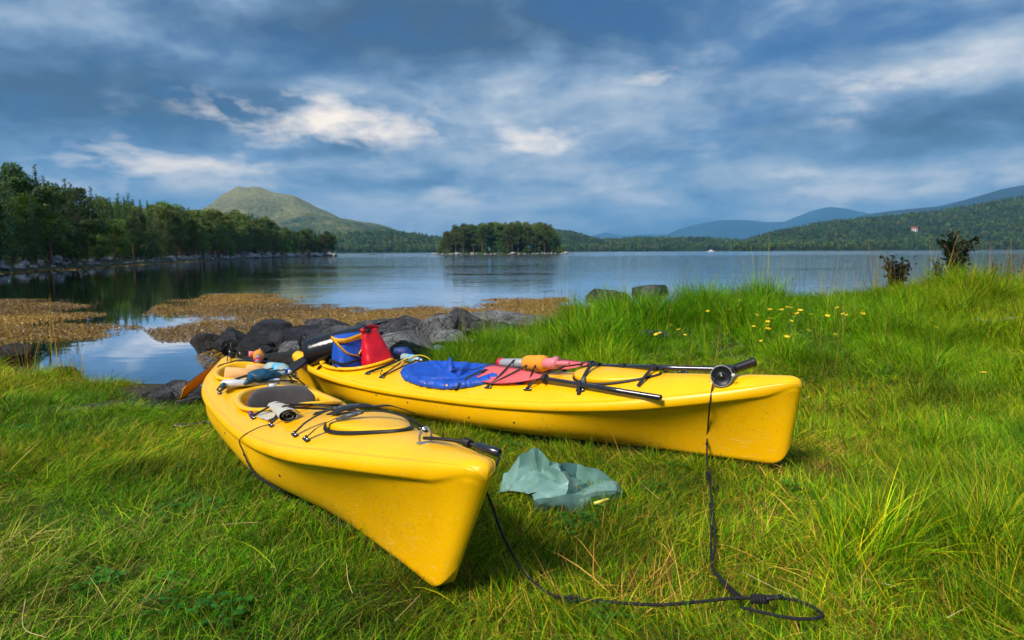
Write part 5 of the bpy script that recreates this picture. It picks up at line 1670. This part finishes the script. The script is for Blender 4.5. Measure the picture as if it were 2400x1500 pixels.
# orange paddle with black edge leaning by the left kayak's stern, and a second by the right one
def two_tone_blade(K, label, tip, neck, end, nrm, wid):
    g = Gear(None, 'paddle', label, 'paddle', neck, 'paddles')
    tip, neck, end = np.array(tip), np.array(neck), np.array(end)
    nn = np.array(nrm, float); nn /= np.linalg.norm(nn)
    b = g.part('blade', blade_mesh(tip, neck, nrm, wid, .02, .010), M_ORNG)
    g.part('blade_face', blade_mesh(tip+nn*.011, neck+nn*.011, nrm, wid*.98, .02, .005), M_BLK, b)
    g.part('shaft', MB().tube([neck-(neck-tip)*.06, neck, (neck+end)/2, end], .0165, 14, smooth=False), M_SHAFT)
    return g


tipL, neckL = at(428, 926, 5.55), at(530, 842, 6.25)
two_tone_blade(None, 'orange paddle blade with black face leaning on the left kayak\'s stern', tipL, neckL, at(640, 850, 6.32), (-.4, .75, .5), .20)
tipR, neckR = at(664, 882, 5.62), at(738, 826, 5.95)
two_tone_blade(None, 'black paddle blade with orange edge between the two sterns', tipR, neckR, at(800, 800, 6.6), (-.30, -.55, .75), .17)

# ---------------------------------------------------------------- ropes, bag and small things on the grass
M_ROPE = pmat('black rope', (.010, .010, .012), .7, var=.4, vscale=120, bump=.4, bscale=300)


def gpt(px, py, lift=.025):
    """point of the ground under a photo pixel"""
    d = np.array(cam.matrix_world.to_3x3() @ Vector(((px-1200)/1500, -(py-750)/1500, -1)))
    t = np.geomspace(1.2, 16, 900)/d[1]
    P = np.array([0, 0, CAM_H])+t[:, None]*d
    h = P[:, 2]-ground_z(P[:, 0], P[:, 1])-lift
    i = int(np.argmax(h <= 0)) if (h <= 0).any() else int(np.argmin(h))
    return P[i]


g = Gear(None, 'tow_rope', 'black tow rope lying in a long curve on the grass', 'rope', gpt(1500, 1416, 0))
air = [KL.world((.02, -.20, .46)), at(1140, 1135, 2.16), at(1155, 1190, 2.17), at(1182, 1262, 2.16), at(1225, 1335, 2.14)]
path = air+[gpt(x, y, .062) for x, y in ((1280, 1388), (1340, 1403), (1400, 1408), (1480, 1415), (1560, 1417), (1640, 1410), (1720, 1402), (1790, 1402), (1850, 1404), (1900, 1420), (1928, 1442), (1905, 1450), (1850, 1448), (1790, 1436), (1740, 1424))]
g.part('line', MB().tube(path, [.0048]*5+[.0053]*15, 8, steps=7), M_ROPE)
def knot(c, d, r, n=30, turns=4.0, tr_=.005):
    d = np.asarray(d, float); d /= np.linalg.norm(d); u = np.cross(d, (0, 0, 1.0)); u /= np.linalg.norm(u); w = np.cross(d, u)
    return MB().tube([c+d*(i/n-.5)*r*5+r*(math.cos(i*turns*6.283/n)*u+math.sin(i*turns*6.283/n)*w)*(1+.15*math.sin(i*1.7)) for i in range(n)], tr_, 7, steps=4)
g.part('knot', knot(gpt(1345, 1404, .062), gpt(1370, 1406, .062)-gpt(1345, 1404, .062), .008), M_ROPE)
g.part('knot', knot(gpt(1780, 1404, .066), gpt(1830, 1406, .06)-gpt(1780, 1404, .06), .010, 40, 5.3, .0052), M_ROPE)
g.part('buckle', MB().box(gpt(1815, 1400, .085), (.06, .02, .012), np.array(Euler((0, 0, .15)).to_matrix()), bev=.004), M_PLA)
g = Gear(None, 'bow_line', 'black line hanging from the right kayak\'s bow into the grass', 'rope', gpt(1668, 1200, 0))
cd = KR.world(np.array([-.33, .12, .53]))
G_ = kayak_rings(KR, 120)
def flank(px, py):
    d = np.array(cam.matrix_world.to_3x3() @ Vector(((px-1200)/1500, -(py-750)/1500, -1))); o = np.array([0, 0, CAM_H])
    best = None
    W = KR.world(G_[:, :24].reshape(-1, 3)); v = W-o; t = v@d/(d@d); dist = np.linalg.norm(v-t[:, None]*d, axis=1)
    m = dist < .03
    if not m.any(): m = dist <= dist.min()+1e-6
    tt = t[m].min()
    return o+d*(tt-.008/np.linalg.norm(d))
lp = [cd, flank(1670, 905), flank(1664, 945), flank(1660, 990), flank(1657, 1040)]+[at(1657, 1082, 3.33), at(1660, 1105, 3.2)]
lp2 = [gpt(x, y, .062) for x, y in ((1668, 1170), (1673, 1230), (1677, 1280), (1668, 1325), (1688, 1352), (1716, 1380), (1742, 1402))]
g.part('line', MB().tube(lp+lp2, .0048, 8, steps=7), M_ROPE)
g.part('line', MB().tube([gpt(x, y, .058) for x, y in ((1664, 1180), (1667, 1240), (1666, 1290), (1672, 1335), (1700, 1372), (1728, 1400))], .0048, 8, steps=7), M_ROPE)
g.part('knot', knot(at(1661, 1118, 3.12), (0.02, -.2, -1), .009), M_ROPE)
g.part('knot', MB().lathe(flank(1657, 1040)-(0, 0, .01), flank(1657, 1040)+(0, 0, .012), [(0, .004), (.006, .009), (.014, .009), (.02, .004)], 10), M_ROPE)
g = Gear(LK, 'side_line', 'thin black cord hanging down the left kayak\'s flank', 'cord', (-1.5, .40, .1))
gl = kayak_rings(KL, 120)
def flk(s, z, o=.006):
    i = np.argmin(np.abs(gl[:, 12, 0]-s)); j = np.argmin(np.abs(gl[i, :23, 2]-z)); return gl[i, j]+(0, o, 0)
g.part('line', MB().tube([LK.dk(-1.47, .272, .01), LK.dk(-1.52, .33, .012), flk(-1.56, .30, .012), flk(-1.55, .23, .014), flk(-1.48, .15, .012), flk(-1.40, .09, .012), flk(-1.34, .045, .02)], [.0028, .0028, .003, .004, .006, .007, .005], 7), M_ROPE)

# plastic bag: a crumpled closed sheet
def plastic_bag():
    m, nt, o = new_mat('green plastic film')
    b = nt.nodes.new('ShaderNodeBsdfPrincipled')
    tc = nd(nt, 'ShaderNodeTexCoord').outputs['Object']
    n = nd(nt, 'ShaderNodeTexNoise', i0=tc, Scale=9.0, Detail=5.0, Roughness=.6).outputs[0]
    c = ramp(nt, n, [(.3, (.135, .28, .245)), (.6, (.215, .385, .34)), (.75, (.29, .46, .41))])
    nt.links.new(c, b.inputs['Base Color']); b.inputs['Roughness'].default_value = .36
    t = nd(nt, 'ShaderNodeBsdfTranslucent', Color=c)
    bn = nd(nt, 'ShaderNodeTexNoise', i0=tc, Scale=60.0, Detail=3.0).outputs[0]
    bb = nd(nt, 'ShaderNodeBump', Strength=.12, Distance=.004, Height=bn); nt.links.new(bb.outputs[0], b.inputs['Normal'])
    mx = nd(nt, 'ShaderNodeMixShader', i0=.1, i1=b.outputs[0], i2=t.outputs[0]); nt.links.new(mx.outputs[0], o.inputs[0])
    ctr = gpt(1310, 1175, 0)
    gz = float(ctr[2])
    # corners of the folds: photo pixel and height above the ground
    V = [(1166, 1156, .01), (1182, 1112, .05), (1196, 1100, .08), (1204, 1132, .05), (1222, 1064, .17), (1250, 1052, .215), (1270, 1062, .19), (1258, 1100, .075), (1287, 1080, .165), (1262, 1150, .125), (1215, 1152, .025), (1240, 1162, .015),
         (1302, 1084, .15), (1352, 1086, .135), (1345, 1106, .02), (1388, 1136, .02), (1330, 1132, .145), (1402, 1100, .13), (1440, 1122, .09), (1456, 1135, .08), (1462, 1156, .05), (1252, 1168, .10), (1330, 1164, .105), (1420, 1150, .10),
         (1250, 1207, .0), (1310, 1203, .01), (1380, 1191, .015), (1442, 1172, .03)]
    T = [(0, 1, 3), (1, 2, 3), (0, 3, 10), (2, 4, 3), (4, 7, 3), (4, 5, 7), (5, 6, 7), (6, 8, 7), (3, 7, 10), (7, 9, 10), (10, 9, 11), (9, 21, 11), (8, 12, 7), (7, 12, 16), (7, 16, 9), (12, 13, 14), (12, 14, 16), (13, 17, 14), (14, 17, 15), (14, 15, 16),
         (17, 18, 15), (18, 19, 23), (18, 23, 15), (15, 23, 22), (16, 15, 22), (9, 16, 22), (9, 22, 21), (21, 22, 25), (21, 25, 24), (22, 23, 26), (22, 26, 25), (23, 19, 20), (23, 20, 27), (23, 27, 26)]
    W = [atz(x, y, gz+.03+h) for x, y, h in V]
    back = [0, 1, 2, 4, 5, 6, 8, 12, 13, 17, 18, 19, 20]
    n0 = len(W)
    for i in back:
        p = W[i].copy(); p[1] += .05; p[2] = float(ground_z(p[0], p[1])); W.append(p)
    for q in range(len(back)-1):
        a_, b_, c_, d_ = back[q], back[q+1], n0+q+1, n0+q
        T += [(a_, b_, c_), (a_, c_, d_)]
    bm = bmesh.new(); vs_ = [bm.verts.new(tuple(p-ctr)) for p in W]
    for t in T: bm.faces.new([vs_[i] for i in t])
    bmesh.ops.recalc_face_normals(bm, faces=bm.faces)
    bmesh.ops.subdivide_edges(bm, edges=bm.edges[:], cuts=1, use_grid_fill=True, fractal=.9, along_normal=.75, seed=4)
    bmesh.ops.subdivide_edges(bm, edges=bm.edges[:], cuts=1, use_grid_fill=True, fractal=.8, along_normal=.8, seed=7)
    bmesh.ops.subdivide_edges(bm, edges=bm.edges[:], cuts=1, use_grid_fill=True, fractal=.35, along_normal=.8, seed=9)
    me = bpy.data.meshes.new('plastic_bag'); bm.to_mesh(me); bm.free()
    me.materials.append(m); me.shade_smooth(); me.set_sharp_from_angle(angle=R(20))
    o = bpy.data.objects.new('plastic_bag', me); COL.objects.link(o)
    o.location = ctr
    tag(o, 'crumpled sea-green plastic bag lying on the grass between the kayaks', 'bag')
    y = Gear(None, 'yellow_scrap', 'yellow scrap sticking out from under the plastic bag', 'scrap', gpt(1410, 1172, 0))
    y.part('scrap', MB().strap([atz(1392, 1180, .06), atz(1410, 1175, .07), atz(1428, 1170, .065)], (0, .3, 1), .014, .003), pmat('yellow paper', (.72, .62, .10), .6))


plastic_bag()
# dead branch on the right bank
p = [gpt(2262, 754, .10), gpt(2290, 750, .13), gpt(2320, 753, .13), gpt(2355, 748, .15), gpt(2390, 744, .16)]
o = MB().tube(p, [.008, .016, .018, .016, .010], 8).tube([p[1], p[1]+(.10, .1, .03)], .006, 6).obj('dead_branch', pmat('weathered wood', (.34, .30, .27), .85, var=.3, vscale=30, bump=.5, bscale=80), base=p[2])
o.location = p[2]; tag(o, 'bare grey branch lying in the grass at the right edge', 'branch')
o = MB().box((0, 0, 0), (.16, .05, .03), bev=.012).tube([(.05, 0, .01), (.13, .02, .03), (.20, .0, .02)], .008, 6).obj('litter', M_PLA)
o.location = gpt(432, 998, .05); o.rotation_euler = (0, .1, .2); tag(o, 'small dark object half hidden in the grass left of the near kayak', 'litter')

# shrubs and dry stalks on the right bank
def shrub(seed, h, spread, n, leafn, size, mat, px, py, dep, label, name='shrub', cat='shrub', bark=M_BARK, group=None):
    r = np.random.default_rng(seed); base = at(px, py, dep); base[2] = float(ground_z(base[0], base[1]))
    root = empty(name, base, label, cat, group)
    mb = MB(); C = []
    for i in range(n):
        a = r.uniform(0, 6.283); t = np.array([math.cos(a)*spread*r.uniform(.2, 1), math.sin(a)*spread*r.uniform(.2, 1), h*r.uniform(.65, 1)])
        m_ = t*(.4, .4, .55)+r.normal(size=3)*.03
        pp = catmull([(0, 0, -.05), m_, t], 6)
        mb.tube(pp, [.009, .006, .003], 5, smooth=False)
        for q in range(leafn):
            c = pp[int(r.uniform(.35, 1)*(len(pp)-1))]
            C.append(c+r.normal(size=3)*.035)
    mb.obj('stem', bark, root)
    leaf_object('leaves', [(*leaf_cloud(np.array(C), size, r, .2, (.5, 1.5), .9), np.array([1, 1, 1]))], mat, root)


M_SHR = leaf_mat('dark shrub leaves', (.020, .032, .012), .2)
M_DOCK = leaf_mat('rusty seed heads', (.16, .085, .025), .2)
shrub(1, .85, .30, 12, 40, .075, M_SHR, 2105, 640, 10.2, 'loose dark shrub on the bank, left of the taller one')
shrub(2, 1.05, .32, 13, 44, .08, M_SHR, 2240, 640, 10.0, 'tallest dark sapling on the right bank')
shrub(3, .50, .15, 5, 20, .05, leaf_mat('green weed leaves', (.07, .12, .02), .3), 2205, 640, 9.5, 'leafy green weed at the foot of the tall sapling', 'weed', 'weed')
for i, (px, h) in enumerate(((2330, .55), (2365, .62), (2395, .55), (2290, .4), (2150, .35))):
    shrub(10+i, h, .10, 4, 22, .035, M_DOCK, px, 640, 9.8+.2*i, 'rust-brown dry seed stalk on the right bank', 'dry_stalk', 'stalk', M_BARK, 'dry stalks on the bank')

# yellow flowers on the bank
M_PET2 = pmat('yellow petals', (.85, .55, .01), .5, var=.15)
M_STEM = pmat('green stem', (.06, .16, .02), .6)
fl = MB()
fl.tube([(0, 0, -.12), (.01, 0, 0)], .0022, 5, mi=1)
for j in range(6):
    a = j*1.047; d = np.array([math.cos(a), math.sin(a), .25]); e_ = np.array([-math.sin(a), math.cos(a), 0])
    fl.add([(.01, 0, 0), d*.016+e_*.010, d*.027, d*.016-e_*.010], [(0, 1, 2, 3)])
fo = fl.obj('yellow_flower', [M_PET2, M_STEM])
fr = random.Random(5)
spots = [(fr.gauss(1840, 90), fr.gauss(735, 26)) for _ in range(34)]+[(fr.uniform(1520, 1990), fr.uniform(680, 790)) for _ in range(30)]+[(fr.uniform(2000, 2390), fr.uniform(700, 900)) for _ in range(8)]
for i, (px, py) in enumerate(spots):
    c = fo if i == 0 else fo.copy()
    if i: COL.objects.link(c)
    c.location = gpt(px, py, .22); c.rotation_euler = (fr.uniform(-.5, .2), fr.uniform(-.4, .4), fr.uniform(0, 6)); s = fr.uniform(.8, 1.4); c.scale = (s, s, s)
    tag(c, 'small yellow flower in the grass of the bank', 'flower', 'yellow flowers on the bank')
# long bleached stems lying in the foreground grass
M_STRAW = pmat('bleached stem', (.46, .36, .14), .7, var=.2)
for i, pts in enumerate(([(610, 1224), (560, 1226), (520, 1230)], [(812, 1320), (816, 1360), (826, 1390)], [(985, 1393), (960, 1420), (925, 1455)], [(2080, 1260), (2150, 1245), (2230, 1232), (2300, 1205)], [(1985, 1345), (2050, 1362), (2100, 1375)], [(2220, 1448), (2290, 1410)], [(1740, 1340), (1830, 1385), (1870, 1400)], [(1500, 1130), (1545, 1170)], [(60, 1400), (55, 1470), (110, 1495)])):
    o = MB().tube([gpt(x, y, .06) for x, y in pts], .0014, 5, steps=5).obj('bleached_straw', M_STRAW, base=gpt(*pts[0])); o.location = gpt(*pts[0])
    tag(o, ['pale dry stem left of the near kayak\'s flank', 'upright pale stem below the near kayak', 'bent pale stem under the near kayak\'s bow', 'long pale stem arching at the right edge', 'pale stem lying right of the rope loop', 'short pale stem in the bottom right corner', 'pale stem crossing beside the rope knot', 'thin pale stem right of the plastic bag', 'curved reddish stem in the bottom left corner'][i], 'straw')

# ---------------------------------------------------------------- far houses, boat and woods
M_WALL = pmat('white boards', (.75, .74, .72), .7, var=.05)
M_ROOFR = pmat('red roof', (.30, .07, .04), .8, var=.2)
M_ROOFG = pmat('grey roof', (.16, .16, .17), .8, var=.2)
M_WIN = pmat('dark panes', (.03, .04, .05), .15)


def house(px, py, hl, w, d, h, roof, label, rz=0.0):
    az, D, Z = hl; ray = at(px, py, 1000.0); k_ = (ray[2]-CAM_H)/1000; i_ = int(np.argmin(np.abs(az-ray[0]/1000)))
    hit = np.nonzero(Z[i_] >= CAM_H+k_*D)[0]
    j_ = int(hit[0]) if len(hit) else 2
    b = np.array([ray[0]/1000*D[j_], D[j_], Z[i_, j_]]); g = empty('house', b, label, 'house', 'houses on the far shore')
    Rz_ = np.array(Euler((0, 0, rz)).to_matrix())
    mb = MB().box((0, 0, h/2-1), (w, d, h+2)); mb.v = [v @ Rz_.T for v in mb.v]; mb.obj('wall', M_WALL, g, smooth=False)
    v = np.array([(-w/2-.3, -d/2-.4, h), (w/2+.3, -d/2-.4, h), (w/2+.3, d/2+.4, h), (-w/2-.3, d/2+.4, h), (-w/2-.3, 0, h+d*.42), (w/2+.3, 0, h+d*.42)])
    MB().add(v @ Rz_.T, [(0, 1, 5, 4), (2, 3, 4, 5), (0, 4, 3), (1, 2, 5), (0, 3, 2, 1)]).obj('roof', roof, g, smooth=False)
    for k in range(max(2, int(w/4))):
        x = -w/2+w*(k+.5)/max(2, int(w/4))
        mb = MB().box((x, -d/2-.03, h*.55), (1.1, .1, 1.3)); mb.v = [q @ Rz_.T for q in mb.v]; mb.obj('window', M_WIN, g, smooth=False)


house(800, 584.5, H_LEFT, 8, 7, 5, M_ROOFG, 'white house highest above the left shore hamlet', .2)
house(826, 590.0, H_LEFT, 7, 5, 3, M_ROOFG, 'small boathouse left of the red-roofed pair', .0)
house(876, 589.5, H_LEFT, 9, 6, 4, M_ROOFR, 'red-roofed white house at the far water\'s edge')
house(889, 589.8, H_LEFT, 6, 5, 3.4, M_ROOFG, 'grey-roofed white house right beside the red-roofed one', .3)
house(1702, 573.0, H_MID, 11, 7, 5, M_ROOFG, 'left one of two white buildings under the blue mountain')
house(1724, 573.0, H_MID, 12, 7, 6, M_ROOFG, 'right one of two white buildings under the blue mountain')
house(2141, 546, H_RIGHT, 10, 8, 6, M_ROOFR, 'lone white house in the wooded right hillside', -.3)
b = atz(1667, 588.5, WATER_Z); b = b/b[1]*520; b[2] = WATER_Z
g = Gear(None, 'motor_boat', 'small white motor boat far out on the water', 'boat', b)
hullb = np.array([[(x, y*(1-.8*max(0, (x-1)/2.2)**2), z) for y, z in ((-.2, -.1), (-.8, .3), (-.95, .8), (.95, .8), (.8, .3), (.2, -.1))] for x in (-3, -1, 1, 2, 3.2)])
g.part('hull', MB().grid(hullb+b, cv=True, caps=True), M_WALL)
g.part('cabin', MB().box(b+(-.2, 0, 1.3), (2.2, 1.5, 1.1), bev=.15), M_WALL)
g.part('windscreen', MB().box(b+(.95, 0, 1.4), (.1, 1.3, .5)), M_WIN)
for i, (px, dep) in enumerate(((872, 330), (899, 345))):
    v, f = rock_shape(500+i, 2, 6, .08, .5); o = MB().add(v*np.array((3.2, 2, 1.0)), f).obj('skerry', M_ROCKM, angle=35)
    q = at(px, 597, dep); q[2] = WATER_Z-.1; o.location = q; tag(o, ['larger dark skerry in the sound left of the island', 'smaller dark skerry nearer to the island'][i], 'rock')


def low_tree(seed, kind):
    r = np.random.default_rng(seed); V, C = [], []
    if kind == 0:
        pts = np.concatenate([np.stack([(1-t)*2.0*np.cos(a), (1-t)*2.0*np.sin(a), np.full_like(a, 1.2+t*9)], 1)+r.normal(size=(len(a), 3))*.25 for t in np.linspace(0, 1, 9) for a in [np.linspace(0, 6.28, int(11*(1-t))+3)]])
    else:
        pts = blob(r, (0, 0, 6), (2.6, 2.6, 3.6), 110)
    v, b = leaf_cloud(pts, 1.9, r, .4, (.5, 1.5))
    o = leaf_object('wood_piece', [(v, b, np.array([1, 1, 1]))], M_PINE if kind else M_SPRUCE, None)
    COL.objects.unlink(o)
    return o


LOWT = [low_tree(s, s % 2) for s in range(6)]


def hill_wood(H, n, seed, tmax=.97, smin=.7, smax=1.3, protos=None):
    az, D, Z = H; r = np.random.default_rng(seed)
    i = r.uniform(2, len(az)-3, n); t = r.uniform(1, tmax*43, n)
    i0, j0 = i.astype(int), t.astype(int); fi, fj = i-i0, t-j0
    zz = Z[i0, j0]*(1-fi)*(1-fj)+Z[i0+1, j0]*fi*(1-fj)+Z[i0, j0+1]*(1-fi)*fj+Z[i0+1, j0+1]*fi*fj
    a = az[i0]*(1-fi)+az[i0+1]*fi; d = D[j0]*(1-fj)+D[j0+1]*fj
    P = np.stack([a*d, d, zz-.8], 1)
    ok = zz > WATER_Z+.6
    P = P[ok]; n = len(P)
    return P, np.stack([np.zeros(n), np.zeros(n), r.uniform(0, 6.28, n)], 1), r.uniform(smin, smax, n), r.integers(0, 6, n), np.ones((n, 3))


A_ = [hill_wood(HILLS[0], 3600, 9, .46, .9, 1.5), hill_wood(H_LEFT, 3600, 1), hill_wood(H_MID, 3200, 2), hill_wood(H_RIGHT, 8500, 3, .99)]
gn_instances('far_wood', *[np.concatenate([a[k] for a in A_]) for k in range(5)], LOWT)
